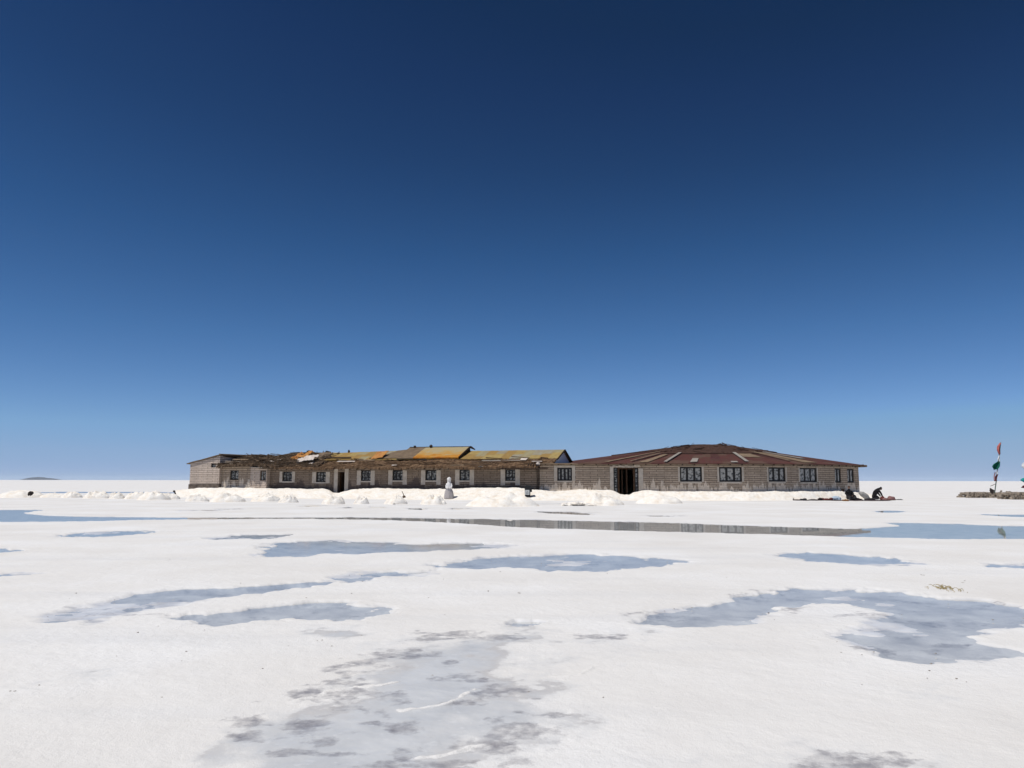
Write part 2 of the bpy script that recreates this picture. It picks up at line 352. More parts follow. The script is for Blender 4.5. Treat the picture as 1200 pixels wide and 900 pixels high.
# ------------------------------------------------------------------ the salt plain with its hollows
def chaikin(p, k=2, closed=True):
    for _ in range(k):
        q = []
        for a, b in zip(p, p[1:] + p[:1]):
            q += [(a[0] * .75 + b[0] * .25, a[1] * .75 + b[1] * .25), (a[0] * .25 + b[0] * .75, a[1] * .25 + b[1] * .75)]
        p = q
    return p
POOLS = [   # outlines surveyed from the photograph, kept as points on the plain; depth, edge softness in metres
 ([(-330,596),(-80,598),(0,597.6),(66,597),(25,600.3),(50,604),(100,605.4),(200,606.2),(300,606.3),(400,605.8),(480,606.4),(560,607.6),(640,609),(760,611.6),(850,614.4),(940,617.5),(1006,619.8),(1018,618.2),(1064,616.2),(1028,612.2),(1070,612.3),(1130,614),(1200,616.4),(1330,618),(1330,634),(1200,632.2),(1130,631.8),(1010,630.2),(940,627.7),(850,625.2),(760,622.7),(680,620.7),(620,619.2),(580,616.2),(540,613.7),(480,610.4),(430,608.7),(300,608.2),(200,609.2),(120,610.6),(40,612),(0,611.6),(-80,612),(-330,613)], .05, .10),
 ([(76,627),(100,624),(150,621.5),(196,623.2),(165,626.5),(130,629.3),(92,629.8)], .035, .12),
 ([(253,630),(275,627.3),(310,625.6),(362,625.2),(330,628.3),(318,631.2),(290,632.8),(262,632.2)], .035, .12),
 ([(283,647),(297,640),(320,635.6),(370,633.6),(450,636),(540,636),(600,638),(620,640.5),(560,644.4),(480,647),(410,650.4),(340,652),(298,650.4)], .04, .13),
 ([(503,665.5),(530,658),(580,651.6),(640,648),(700,648.6),(760,652.6),(826,657),(800,661.4),(740,666.4),(690,668.4),(620,667.4),(560,666.6)], .04, .13),
 ([(384,679),(410,671.6),(450,669),(495,669.4),(520,666.5),(512,671),(482,676.5),(440,681.6),(403,683)], .035, .11),
 ([(58,725),(80,716),(110,706),(150,697),(200,688),(240,689.4),(290,687.4),(345,683.4),(394,680.6),(398,685.4),(350,692.6),(295,699),(240,706),(200,717),(150,728),(100,732),(66,730)], .04, .10),
 ([(206,727),(235,719),(290,712.4),(350,708),(410,704),(450,710),(443,723),(400,727),(340,728),(270,731),(222,732)], .04, .10),
 ([(902,649),(930,645),(965,646.6),(1010,652),(1060,656.8),(1100,660),(1050,663),(1000,662.4),(950,658.6),(916,653.6)], .04, .12),
 ([(1145,663),(1170,660.4),(1230,659),(1300,660),(1300,666),(1200,667),(1160,666)], .035, .12),
 ([(738,732),(770,717),(815,707),(855,697),(900,691),(960,688.6),(1030,692),(1100,698),(1160,704),(1208,712),(1240,723),(1205,732),(1165,734),(1135,741),(1125,746),(1185,761),(1150,769),(1060,774),(1008,766),(966,745),(1000,738),(1020,733),(1040,722),(1020,711),(960,708),(920,712),(902,724),(870,733),(840,739),(790,738),(756,736)], .036, .09),
 ([(-90,645),(-40,641),(10,642),(38,644.5),(0,648.6),(-60,650)], .035, .12), ([(-90,675),(0,672.6),(50,674.4),(0,678.6),(-80,680)], .035, .1),
 ([(597,733),(612,729.5),(640,731),(626,736),(604,737)], .03, .05),
 ([(350,592.6),(366,591.6),(378,592.4),(378,593.8),(356,594)], .05, .12), ([(400,594.6),(414,594.2),(413,595.6),(401,595.7)], .05, .12),
 ([(476,595.8),(490,595.3),(502,596.4),(500,597.6),(480,597.2)], .05, .12), ([(526,595.9),(550,595.5),(550,596.8),(530,597.2)], .05, .12),
 ([(626,599),(650,599.3),(682,600.5),(698,602.6),(696,603.8),(668,603.3),(640,601.4)], .05, .15), ([(752,603.8),(776,604.2),(800,605.4),(780,606),(756,605.2)], .04, .12),
 ([(255,596.4),(275,596),(274,597.2),(256,597.4)], .035, .1), ([(205,598.2),(262,597.6),(262,598.8),(206,599.2)], .03, .1), ([(276,596.6),(290,596.2),(289,597.4)], .03, .1),
 ([(430,594),(455,594),(455,595.2),(430,595.2)], .03, .1),
 ([(1020,599),(1045,598),(1070,599.4),(1050,601),(1026,600.6)], .035, .15), ([(1140,602),(1180,603),(1240,602.4),(1300,604),(1300,607),(1200,606.5),(1160,604.6)], .035, .15),
 ([(46,576.6),(130,576.2),(218,576.8),(218,578.2),(130,577.8),(46,578)], .045, .25), ([(560,590.2),(700,590.4),(700,591.2),(560,591)], .02, .15),
]
SLUSH = [(250,868),(300,850),(350,824),(375,800),(398,775),(440,765),(500,752),(560,744),(612,740),(646,748),(606,775),(622,790),(645,800),(668,830),(644,852),(604,872),(562,897),(520,920),(280,930),(330,892),(268,882)]
MUDS = [(412,818,52,17),(408,787,20,8),(438,782,24,6),(300,847,26,9),(347,855,24,11),(278,863,30,6),(372,874,24,5),(545,795,30,4.5),(575,812,34,6.5),(548,826,22,4.5),(468,857,28,9),(476,884,20,6),(532,747,34,5),(578,751,30,5),(472,770,30,5),(612,858,44,10),(578,877,48,9),(530,896,66,10),(360,886,40,5),(617,732,22,3),(528,778,10,4),(990,897,60,9),(640,840,20,5),(395,803,34,3),
 (895,700,26,7),(775,722,30,6),(805,717,12,4),(925,715,20,4),(1080,703,50,3),(1130,708,40,4),(1000,722,30,3),(1080,728,34,4),(1050,760,34,4),(760,731,20,3),(705,748,30,2.5),
 (240,693,22,3),(105,715,22,3),(150,722,40,3),(320,692,22,2.5),(390,711,30,3),(300,719,30,2),(560,660,20,1.8),(630,664,14,1.8),(340,641,20,1.5),(365,593,14,.8),(490,596.5,14,.8),(538,596.3,14,.8),(660,600.8,30,1.1),(407,595,8,.8),(265,597,12,.7),(776,604.8,20,.7),(1110,752,20,2)]
def build_ground():
    us = np.concatenate([np.linspace(-2000, -700, 14), np.linspace(-660, -62, 160), np.linspace(-60, 1260, 900), np.linspace(1262, 1860, 160), np.linspace(1900, 3200, 14)])
    vs_ = np.concatenate([563.25 + np.array([.0675, .08, .11, .17, .3, .5, .75, 1, 1.3, 1.7, 2.1, 2.6]), np.arange(566.4, 584, .45), np.arange(584, 640, .32), np.arange(640, 912, .48), np.array([915, 920, 930, 945, 965, 1000, 1060, 1160, 1400, 1900])])
    dist = 1350.0 / (vs_ - 563.25)                     # row distances, closer together near the camera
    D, U = np.meshgrid(dist, (us - 600) / F, indexing='ij')
    X = U * D * 1.0; Y = D
    # the rows behind the camera, so the plain lies all round
    n0, n1 = X.shape
    x = X.ravel(); y = Y.ravel()
    r = np.sqrt(x * x + y * y)
    wx = x + .55 * fbm(x * .9, y * .9, 4, 3) * np.clip(y / 14, .22, 1.1) + .22 * fbm(x * 5, y * 5, 4, 4) * np.clip(y / 10, .5, 1.4)
    wy = y + .60 * fbm(x * .9, y * .9, 4, 9) * np.clip(y / 14, .22, 1.1) + .22 * fbm(x * 5, y * 5, 4, 5) * np.clip(y / 10, .5, 1.4)
    near = np.clip(60 / np.maximum(y, 1), 0, 1)
    base = .014 + near * (.012 * fbm(x * .45, y * .45, 3, 21) + .010 * fbm(x * 1.8, y * 1.8, 3, 22) + .0045 * fbm(x * 9, y * 9, 3, 23) * np.clip(12 / y, 0, 1))
    base = np.maximum(base, .002)
    z = base.copy(); wet = np.zeros_like(x); 
    def sdf(poly, qx, qy):
        best = np.full(qx.shape, 1e9); ins = np.zeros(qx.shape, bool)
        for (ax, ay), (bx, by) in zip(poly, poly[1:] + poly[:1]):
            ex, ey = bx - ax, by - ay; t = np.clip(((qx - ax) * ex + (qy - ay) * ey) / (ex * ex + ey * ey + 1e-12), 0, 1)
            best = np.minimum(best, (qx - ax - t * ex) ** 2 + (qy - ay - t * ey) ** 2)
            c = ((ay > qy) != (by > qy)); 
            with np.errstate(divide='ignore', invalid='ignore'): ins ^= c & (qx < ex * (qy - ay) / (ey if ey else 1e-12) + ax)
        return np.where(ins, -1, 1) * np.sqrt(best)
    def world_poly(p): return [tuple(G(*q)[:2]) for q in chaikin(p, 2)]
    for poly, depth, soft in POOLS:
        wp = world_poly(poly); xs = [q[0] for q in wp]; ys = [q[1] for q in wp]; pad = soft * 4 + 1.2
        m = np.where((x > min(xs) - pad) & (x < max(xs) + pad) & (y > min(ys) - pad) & (y < max(ys) + pad))[0]
        if not len(m): continue
        thin = 1.0 if soft > .14 or len(poly) > 12 else 1.0
        k = .35 if ys[0] > 26 and (max(ys) - min(ys)) < 4.5 or len(poly) > 40 else 1.0
        s = sdf(wp, x[m] + (wx[m] - x[m]) * k, y[m] + (wy[m] - y[m]) * k)
        a = 1 - sstep(-soft * 2.2, soft, s)
        bed = depth * np.maximum(.08, 1 + (1.55 if ys[0] < 26 else .6) * fbm(x[m] * 1.1, y[m] * 1.5, 5, 31))
        z[m] = z[m] * (1 - a) + np.minimum(z[m], .012) * a - bed * a
        rim = 0 if soft < .06 else np.exp(-((s - soft * 1.4) / (soft * .9)) ** 2) * .004
        z[m] += rim
        wet[m] = np.maximum(wet[m], 1 - sstep(-soft * 1.2, soft * .9, s))
    slush = np.zeros_like(x); m = np.where((np.abs(x) < 9) & (y < 14) & (y > 1))[0]
    for pl, off in ((SLUSH, .10), ([(676,753),(735,741),(775,744),(735,757),(690,762)], .12), ([(1090,815),(1125,806),(1150,812),(1110,824)], .15), ([(640,772),(700,764),(720,770),(660,782)], .16), ([(800,905),(900,888),(1040,884),(1080,905),(1000,920),(840,920)], .20), ([(-40,800),(60,790),(110,800),(40,815)], .22), ([(330,742),(400,735),(440,742),(380,752)], .2)):
        s = sdf(world_poly(pl), wx[m], wy[m]); slush[m] = np.maximum(slush[m], np.clip(.5 - (s + off + .42 * fbm(x[m] * 2.0, y[m] * 2.0, 3, 41)) / 1.6, 0, 1))
    # low ridges of refrozen crust running through the damp ground
    RIDGES = [[(340,824),(372,815),(405,809),(440,806),(470,800)], [(418,902),(470,894),(540,884),(590,872),(630,856),(668,838)], [(526,797),(560,792),(600,786),(640,782)], [(640,800),(690,786),(742,772),(790,764)], [(470,838),(520,826),(560,814),(590,800)], [(280,905),(330,893),(380,886),(420,876)]]
    ridge = np.zeros_like(x); m = np.where((np.abs(x) < 6) & (y < 9) & (y > 2))[0]
    for ln_ in RIDGES:
        pp = [tuple(G(*q)[:2]) for q in ln_]; best = np.full(m.shape, 1e9); qx = x[m] + .09 * fbm(x[m] * 4, y[m] * 4, 4, 71); qy = y[m] + .12 * fbm(x[m] * 4, y[m] * 4, 4, 72)
        for (ax, ay), (bx, by) in zip(pp, pp[1:]):
            ex, ey = bx - ax, by - ay; tt = np.clip(((qx - ax) * ex + (qy - ay) * ey) / (ex * ex + ey * ey), 0, 1)
            best = np.minimum(best, (qx - ax - tt * ex) ** 2 + (qy - ay - tt * ey) ** 2)
        ridge[m] = np.maximum(ridge[m], np.exp(-best / (.02 + .012 * fbm(x[m] * 5, y[m] * 5, 3, 74)) ** 2) * sstep(-.05, .3, fbm(x[m] * 3.2, y[m] * 3.2, 4, 73)))
    z += ridge * .010 * (1 + .8 * fbm(x * 20, y * 20, 2, 75))
    # damp margins of the pools
    mud = np.zeros_like(x)
    for cx, cy, rx, ry in MUDS:
        c = G(cx, cy); ax = rx * c.y / F; D0 = G(cx, cy - ry).y; D1 = G(cx, cy + ry).y; ay = (D0 - D1) / 2; yc = (D0 + D1) / 2
        m = np.where((np.abs(x - c.x) < ax * 2) & (np.abs(y - yc) < ay * 2.4))[0]
        if not len(m): continue
        q = np.sqrt(((x[m] - c.x + .25 * ax * fbm(x[m] * 3 / ax ** .5, y[m] * 3, 3, 51)) / ax) ** 2 + ((y[m] - yc) / ay) ** 2)
        rx_, ry_ = x[m] * .94 + y[m] * .34, -x[m] * .34 + y[m] * .94
        q = q + 1.5 * fbm(rx_ * 3.0 / max(ax, .2) ** .5, ry_ * 3.6 / max(ay, .2) ** .5, 4, 52)
        mud[m] = np.maximum(mud[m], (1 - sstep(.1, 1.7, q)) * (.62 if cy > 735 else .62 if cy < 610 else .36))
    fr = sstep(.02, .28, fbm(x * 2.6, y * 4.5, 4, 61)) * (wet > .6) * .22
    mud = np.maximum(mud, fr * np.clip(14 / y, 0, 1))
    mud *= 1 - np.minimum(ridge * 1.5, 1); slush *= 1 - np.minimum(ridge * 1.2, 1)
    z -= mud * .004
    co = np.stack([x, y, z], 1)
    idx = np.arange(n0 * n1).reshape(n0, n1)
    a = idx[:-1, :-1].ravel(); b = idx[:-1, 1:].ravel(); c = idx[1:, 1:].ravel(); d = idx[1:, :-1].ravel()
    quads = np.stack([a, d, c, b], 1)
    # plain behind and beside the surveyed part, down to the same horizon
    Rf = float(dist[0]); yb = float(dist[-1]); extra = []
    nv = len(co)
    ex = np.array([[-Rf * 2.89, -Rf, .002], [Rf * 2.89, -Rf, .002]])
    row = idx[-1]
    co = np.concatenate([co, ex]); 
    me = bpy.data.meshes.new('ground')
    tris = [[int(row[0]), nv, nv + 1, int(row[-1])] ]
    lp = np.concatenate([quads.ravel(), np.array(list(map(int, row))[::-1] + [nv, nv + 1][::1], dtype=np.int64)])
    # last polygon: the near row of the grid closed behind the camera
    nq = len(quads)
    me.vertices.add(len(co)); me.vertices.foreach_set('co', co.astype(np.float32).ravel())
    me.loops.add(len(lp)); me.loops.foreach_set('vertex_index', lp.astype(np.int32))
    me.polygons.add(nq + 1)
    starts = np.concatenate([np.arange(nq) * 4, [nq * 4]]).astype(np.int32); me.polygons.foreach_set('loop_start', starts)
    me.polygons.foreach_set('use_smooth', np.ones(nq + 1, dtype=bool))
    me.update(calc_edges=True); me.validate()
    for nm, arr in (('wet', wet), ('mud', mud), ('slush', slush)):
        at = me.attributes.new(nm, 'FLOAT', 'POINT'); at.data.foreach_set('value', np.concatenate([arr, [0, 0]]).astype(np.float32))
    me.materials.append(M['ground'])
    o = bpy.data.objects.new('ground', me); COL.objects.link(o); return tag(o, kind='structure')
build_ground()
# the wind frets the near pools; the long channel lies still
for poly, mt in (([(-95, 1.5), (95, 1.5), (95, 19.3), (-2.2, 19.3), (-2.2, 24.5), (-95, 24.5)], 'water_soft'), ([(-95, 24.504), (-2.196, 24.504), (-2.196, 19.304), (95, 19.304), (95, 118), (-95, 118)], 'water')):
    b = MB(); b.face([b.vert((x, y, -.006)) for x, y in poly]); tag(b.build('water', M[mt]), kind='structure')

# ------------------------------------------------------------------ the long wing: local frame s (leftwards along the front), t (outwards)
O = Vector((2.10, 61.5, 0)); TH = R(17); dS = Vector((-cos(TH), sin(TH), 0)); dT = Vector((-sin(TH), -cos(TH), 0))
def L(s, t, z): return O + dS * s + dT * t + Vector((0, 0, z))
def sp(px, t=0.0, py=557):
    k = ray(px, py).x; a = O + dT * t
    return (k * a.y - a.x) / (dS.x - k * dS.y)
def zp(px, py, t=0.0):                      # height seen at a pixel on the wing's plane t
    s = sp(px, t, py); y = (O + dS * s + dT * t).y
    return CAM_H + ray(px, py).z * y

def wall(frame, s0, s1, zb, zt0, zt1, opens, thick, mat, parent, name='wall', rough_top=0):
    """frame(s, t, z); openings (s0, s1, z0, z1) cut right through, with reveals."""
    b = MB(); sb = sorted({s0, s1, *[v for o in opens for v in o[:2]], *([s0 + (s1 - s0) * i / 12 for i in range(13)] if rough_top else [])})
    zb_ = sorted({zb, *[v for o in opens for v in o[2:]]})
    zt = lambda s: zt0 + (zt1 - zt0) * (s - s0) / (s1 - s0)
    inside = lambda s, z: any(o[0] < s < o[1] and o[2] < z < o[3] for o in opens)
    for a, c in zip(sb, sb[1:]):
        zs = zb_ + [None]
        for z0, z1 in zip(zs, zs[1:]):
            m = (a + c) / 2; zz = (z0 + (z1 if z1 is not None else zt(m))) / 2
            if inside(m, zz): continue
            za, zc = (z1, z1) if z1 is not None else (zt(a), zt(c))
            for t, fl in ((0, 0), (-thick, 1)):
                q = [(a, t, z0), (c, t, z0), (c, t, zc), (a, t, za)]; q = q[::-1] if fl else q
                b.quad(*[frame(*p) for p in q], uvs=[(p[0], p[2]) for p in q])
        b.quad(frame(a, 0, zt(a)), frame(c, 0, zt(c)), frame(c, -thick, zt(c)), frame(a, -thick, zt(a)), uvs=((a, 0), (c, 0), (c, thick), (a, thick)))
    for s, zz in ((s0, zt0), (s1, zt1)):
        b.quad(frame(s, 0, zb), frame(s, -thick, zb), frame(s, -thick, zz), frame(s, 0, zz), uvs=((0, zb), (thick, zb), (thick, zz), (0, zz)))
    for a, c, z0, z1 in opens:
        for p, q in (((a, z0), (a, z1)), ((c, z0), (c, z1)), ((a, z0), (c, z0)), ((a, z1), (c, z1))):
            b.quad(frame(p[0], 0, p[1]), frame(q[0], 0, q[1]), frame(q[0], -thick, q[1]), frame(p[0], -thick, p[1]), uvs=((p[0], p[1]), (q[0], q[1]), (q[0] + thick, q[1]), (p[0] + thick, p[1])))
    return b.build(name, mat, parent)
def window(frame, a, c, z0, z1, cols, rows, parent, bar=.05, depth=.12, frame_mat='frame', name='window', fat=.075, pane='pane'):
    b = MB(); a, c = min(a, c), max(a, c); e = .003
    def slab(sa, sb, za, zb, t0=-depth, t1=-depth - .06):
        ps = [frame(s, t, z) for s in (sa, sb) for t in (t0, t1) for z in (za, zb)]
        ids = [b.vert(p) for p in ps]
        for f in ((0, 1, 3, 2), (4, 6, 7, 5), (0, 4, 5, 1), (2, 3, 7, 6), (0, 2, 6, 4), (1, 5, 7, 3)): b.face([ids[i] for i in f])
    slab(a + e, a + fat, z0 + e, z1 - e); slab(c - fat, c - e, z0 + e, z1 - e); slab(a + fat, c - fat, z0 + e, z0 + fat); slab(a + fat, c - fat, z1 - fat, z1 - e)
    for i in range(1, cols):
        s = a + (c - a) * i / cols; slab(s - bar / 2, s + bar / 2, z0 + fat, z1 - fat, -depth - .004, -depth - .05)
    for j in range(1, rows):
        z = z0 + (z1 - z0) * j / rows; slab(a + fat, c - fat, z - bar * .4, z + bar * .4, -depth - .008, -depth - .045)
    w_ = b.build(name, M[frame_mat], parent); fix_normals(w_)
    p = MB(); t = -depth - .035
    p.quad(frame(a + .01, t, z0 + .01), frame(c - .01, t, z0 + .01), frame(c - .01, t, z1 - .01), frame(a + .01, t, z1 - .01))
    p.build('pane', M[pane], w_); return w_
def surround(frame, a, c, z0, z1, wd, parent, top=.0, drop=.25, proud=.03):
    b = MB(); a, c = min(a, c), max(a, c)
    def slab(sa, sb, za, zb):
        ids = [b.vert(frame(s, t, z)) for s in (sa, sb) for t in (proud, -.1) for z in (za, zb)]
        for f in ((0, 1, 3, 2), (4, 6, 7, 5), (0, 4, 5, 1), (2, 3, 7, 6), (0, 2, 6, 4), (1, 5, 7, 3)): b.face([ids[i] for i in f])
    slab(a - wd, a, z0 - drop, z1 + top); slab(c, c + wd, z0 - drop, z1 + top); slab(a, c, z0 - .12, z0)
    if top: slab(a - wd, c + wd, z1 + top + .002, z1 + top + .16)
    return fix_normals(b.build('window_surround', M['plaster'], parent))
def slab_sheet(name, fn, nu, nv, thick, mat, parent, jit=0, uvs=(1, 1), jedge=0, sticks=0, smooth=False, seed=1, stick_len=(.5, 1.6)):
    """a roof covering over fn(u, v): top and under side, rough if jit, with loose straws and battens in its surface"""
    b = MB(); rnd = random.Random(seed); top = []; bot = []
    for i in range(nu + 1):
        ra = []; rb = []
        for j in range(nv + 1):
            u, v = i / nu, j / nv
            if jedge and j == 0: v -= rnd.uniform(0, jedge)
            p = Vector(fn(u, v)); n_ = mnoise.fractal(p * 1.3 + Vector((seed, 0, 0)), 1, 2, 4)
            p.z += jit * n_ + (rnd.uniform(-.5, .5) * jit if jit else 0)
            ra.append(b.vert(p, (u * uvs[0], v * uvs[1]))); rb.append(b.vert(p - Vector((0, 0, thick * (1 + (n_ * .4 if jit else 0)))), (u * uvs[0], v * uvs[1])))
        top.append(ra); bot.append(rb)
    for i in range(nu):
        for j in range(nv):
            b.face((top[i][j], top[i + 1][j], top[i + 1][j + 1], top[i][j + 1])); b.face((bot[i][j], bot[i][j + 1], bot[i + 1][j + 1], bot[i + 1][j]))
    for i in range(nu):
        b.face((top[i][0], bot[i][0], bot[i + 1][0], top[i + 1][0])); b.face((top[i][nv], top[i + 1][nv], bot[i + 1][nv], bot[i][nv]))
    for j in range(nv):
        b.face((top[0][j], top[0][j + 1], bot[0][j + 1], bot[0][j])); b.face((top[nu][j], bot[nu][j], bot[nu][j + 1], top[nu][j + 1]))
    for k in range(sticks):
        u, v = rnd.random(), rnd.uniform(-.02, 1); du = rnd.uniform(*stick_len) / uvs[0] * (1 if rnd.random() < .7 else .2); dv = rnd.uniform(-.25, .25)
        p, q = Vector(fn(u, v)), Vector(fn(min(u + du, 1.01), min(max(v + dv, -.05), 1)))
        o = Vector((0, 0, .03 + jit * .6)); p += o; q += o + Vector((0, 0, rnd.uniform(-.05, .12)))
        b.tube([p, q], [rnd.uniform(.015, .04)] * 2, 5)
        for t_ in range(1, 11): b.uv[-t_] = (rnd.random() * 9, rnd.random() * 9)
    return b.build(name, mat, parent, smooth)

wing = thing('long_house', 'long low salt-block house with ragged thatch and yellow sheet roof, left half of the inn', 'building', L(8, -3, 0))
S316, S294, S257, S222 = sp(316), sp(294), sp(257), sp(222.5, .3)
wins = [(370.5,382,553,565),(423,434.5,551.3,563.5),(460,472,551,563),(498.5,511.5,551,563),(538.5,550.5,550.5,563),(592,604,550.2,563.6)]
ops = []; wl = []
for a, c, y0, y1 in [(331,342.5,552.6,564)] + wins:
    s1, s0 = sp(a), sp(c); m = (a + c) / 2; o = (s0, s1, zp(m, y1), zp(m, y0)); ops.append(o); wl.append(o)
D0, D1 = sp(404), sp(396); dz = zp(400, 553); ops.append((D0, D1, .25, dz))
wall(L, 0, S316, 0, 2.75, 2.75, ops, .35, M['brick_old'], wing)
for i, o in enumerate(wl):
    window(L, *o, 2 if i in (4, 5) else 3, 1 if i in (4, 5) else 3, wing, bar=.075)
    surround(L, *o, .38 if i else .28, wing, drop=.35 if i not in (0, 1) else .1)
b = MB()
for s in (D0 - .01, D1 + .36):
    for f in (0,):
        b = MB()
        ids = [b.vert(L(q, t, z)) for q in (s - .35, s) for t in (.03, -.1) for z in (.5, 2.5)]
        for f in ((0, 1, 3, 2), (4, 6, 7, 5), (0, 4, 5, 1), (2, 3, 7, 6), (0, 2, 6, 4), (1, 5, 7, 3)): b.face([ids[i] for i in f])
        fix_normals(b.build('door_surround', M['plaster'], wing))
b = MB(); q = [(D1 - .02, -.3, .26), (D1 - .02, -1.05, .26), (D1 - .02, -1.05, dz - .03), (D1 - .02, -.3, dz - .03)]
ids = [b.vert(L(s - e, t, z)) for e in (0, .05) for s, t, z in q]
for f in ((0, 1, 2, 3), (7, 6, 5, 4), (0, 4, 5, 1), (1, 5, 6, 2), (2, 6, 7, 3), (3, 7, 4, 0)): b.face([ids[i] for i in f])
fix_normals(b.build('door', M['door_wood'], wing))
# projecting bay (C), recessed bit (B), end block (A)
tC = .55; c0, c1 = sp(312.5, tC), sp(293.5, tC)
LC = lambda s, t, z: L(s, t + tC, z)
wc = (sp(311.8, tC), sp(304.8, tC), zp(308, 563.3, tC), zp(308, 551.5, tC))
wall(LC, c0, c1, 0, 2.72, 2.72, [(wc[0], wc[1], wc[2], wc[3])], .3, M['brick_sunlit'], wing)
window(LC, *wc, 2, 1, wing, depth=.08, frame_mat='door_wood')
for s in (c0, c1):
    fr = lambda q, t, z, s=s: L(s + (-t if s == c0 else t) * 1.0 + (.02 if s == c0 else -.02), -q + tC, z)
    wall(fr, .3, tC - .02, 0, 2.7, 2.7, [], .28, M['brick_sunlit'], wing)
b = MB()
for q in range(5):                      # crumbled blocks banked against the bay's left edge
    b.box(L(c1 + .16 + .05 * q, tC - .25, 1.45 - .22 * q), (.16 + .12 * q, .42, .21), Matrix.Rotation(-TH, 3, 'Z'), .12)
b.build('buttress', M['plaster'], wing)
bo = (sp(279.5), sp(269.5), zp(275, 562.3), zp(275, 551.2))
wall(L, S316 + .002, S257 + .3, 0, 3.0, 3.3, [bo], .35, M['brick'], wing)
window(L, *bo, 2, 1, wing, bar=.09)
tA = .32; LA = lambda s, t, z: L(s, t + tA, z); a0, a1 = sp(257, tA), sp(222.5, tA)
zA0, zA1 = zp(254, 534.2, tA), zp(223, 543.3, tA)
wa = (sp(252.3, tA), sp(246.5, tA), zp(249, 547.8, tA), zp(249, 543.2, tA))
wall(LA, a0, a1, .9, zA0, zA1, [wa], .35, M['brick_sunlit'], wing)
window(LA, *wa, 1, 1, wing)
wall(lambda s, t, z: L(s, t + tA + .05, z), a0 - .01, a1 + .06, 0, 1.18, 1.12, [], .4, M['plinth'], wing, 'plinth')
fr = lambda q, t, z: L(a0 - t + .0, -q + tA, z)
wall(lambda q, t, z: L(a0 + .003 - (t), -q + tA, z), .35, 7, .0, zA0 - .05, zA0 - .4, [], .3, M['brick_sunlit'], wing)
wall(lambda q, t, z: L(a1 - .3 - t, -q + tA, z), .36, 7, 0, zA1 - .05, zA1 - .3, [], .28, M['brick_sunlit'], wing)
# back and right end walls, floor
wall(lambda s, t, z: L(s, t - 7.3, z), -1.2, a1, 0, 2.6, 2.6, [], .3, M['brick_old'], wing)
wall(lambda q, t, z: L(-.002 - t * 1.0, -q, z), .36, 7.2, 0, 2.7, 2.7, [], .3, M['brick_old'], wing)
b = MB(); b.quad(L(0.3, -.4, .22), L(S257, -.4, .22), L(S257, -7.2, .22), L(.3, -7.2, .22)); b.build('floor', M['floor_dark'], wing)
# roof: ridge line heights along s
RID = [(-1.35, 4.07), (sp(553, -3.6), 4.04), (sp(478, -3.6), 4.16), (sp(440, -3.6), 4.08), (sp(400, -3.6), 4.0), (sp(372, -3.6), 4.06), (sp(345, -3.6), 4.10), (sp(325, -3.6), 3.82), (sp(300, -3.6), 3.86), (a1, 4.05)]
zr = lambda s: interp(s, RID)
S375 = sp(372, -2)
def main_roof(u, v):
    s = -1.35 + (S375 + 1.35) * u; z0, z1 = 3.28, zr(s); return L(s, -1.0 - 2.6 * v, z0 + (z1 - z0) * v)
slab_sheet('sheet_roof', main_roof, 120, 6, .05, M['yellow'], wing, .012, (S375 + 1.35, 2.8))
slab_sheet('back_roof', lambda u, v: L(-1.35 + (a1 + 1.35) * u, -3.6 - 3.9 * v, zr(-1.35 + (a1 + 1.35) * u) - .01 - 1.3 * v), 60, 4, .06, M['brown_sheet'], wing, .01, (40, 4))
# gable at the right end
b = MB(); gs = -1.15
b.quad(L(gs, -.7, 2.6), L(gs, -7.3, 2.6), L(gs, -7.3, 2.62), L(gs, -.7, 2.85)); b.face([b.vert(L(gs, -.7, 2.85)), b.vert(L(gs, -7.3, 2.62)), b.vert(L(gs, -3.6, 4.0))])
b.build('gable_wall', M['gable'], wing)
b = MB()
for t0, z0, t1, z1 in ((-.9, 3.2, -3.6, 4.04), (-3.6, 4.04, -7.4, 2.74)):
    b.tube([L(-1.36, t0, z0), L(-1.36, t1, z1)], [.06, .06], 6)
b.build('barge_board', M['wood_dark'], wing)
# raised part of the roof (brown felt and bright orange sheets)
h0, h1, h2 = sp(550, -3.6), sp(498, -3.6), sp(479, -3.6)
def raised(sa, sb, zlo, zhi):
    return lambda u, v: L(sa + (sb - sa) * u, -.95 - 2.75 * v, zlo + (zhi - zlo) * v)
slab_sheet('raised_roof', raised(h0, h1, 3.42, 4.40), 30, 5, .09, M['orange'], wing, .012, (h1 - h0, 2.9))
slab_sheet('felt_roof', raised(h1 + .004, h2, 3.40, 4.41), 14, 5, .09, M['brown_sheet'], wing, .02, (1.5, 2.9))
b = MB(); b.tube([L(h0 - .04, -.9, 3.42), L(h0 - .04, -3.72, 4.40)], [.06, .09], 6); b.tube([L(h0 - .08, -3.72, 4.37), L(h0 - .5, -3.6, 4.16)], [.11, .05], 6)
for f0, f1 in ((h0, h1), (h1, h2)): b.tube([L(f0, -3.72, 4.42), L(f1, -3.72, 4.43)], [.035, .035], 5)
b.build('ridge_batten', M['wood_dark'], wing)
b = MB(); b.quad(L(h0, -3.71, 4.38), L(h2, -3.71, 4.40), L(h2, -3.9, 3.9), L(h0, -3.9, 3.9)); b.build('roof_back_panel', M['brown_sheet'], wing)
slab_sheet('warped_sheet', lambda u, v: L(h2 + .1 + 2.6 * u, -1.2 - 2.4 * v, 3.42 + (zr(h2 + 2.6 * u) + .10 - .25 * u - 3.42) * v), 14, 6, .04, M['brown_sheet'], wing, .02, (2.6, 2.5))
slab_sheet('orange_flap', lambda u, v: L(h2 + 1.35 + 1.1 * u, -1.02 - 1.25 * v, 3.47 + .62 * v - .1 * u), 8, 5, .03, M['orange_scrap'], wing, .05, (1, 1))
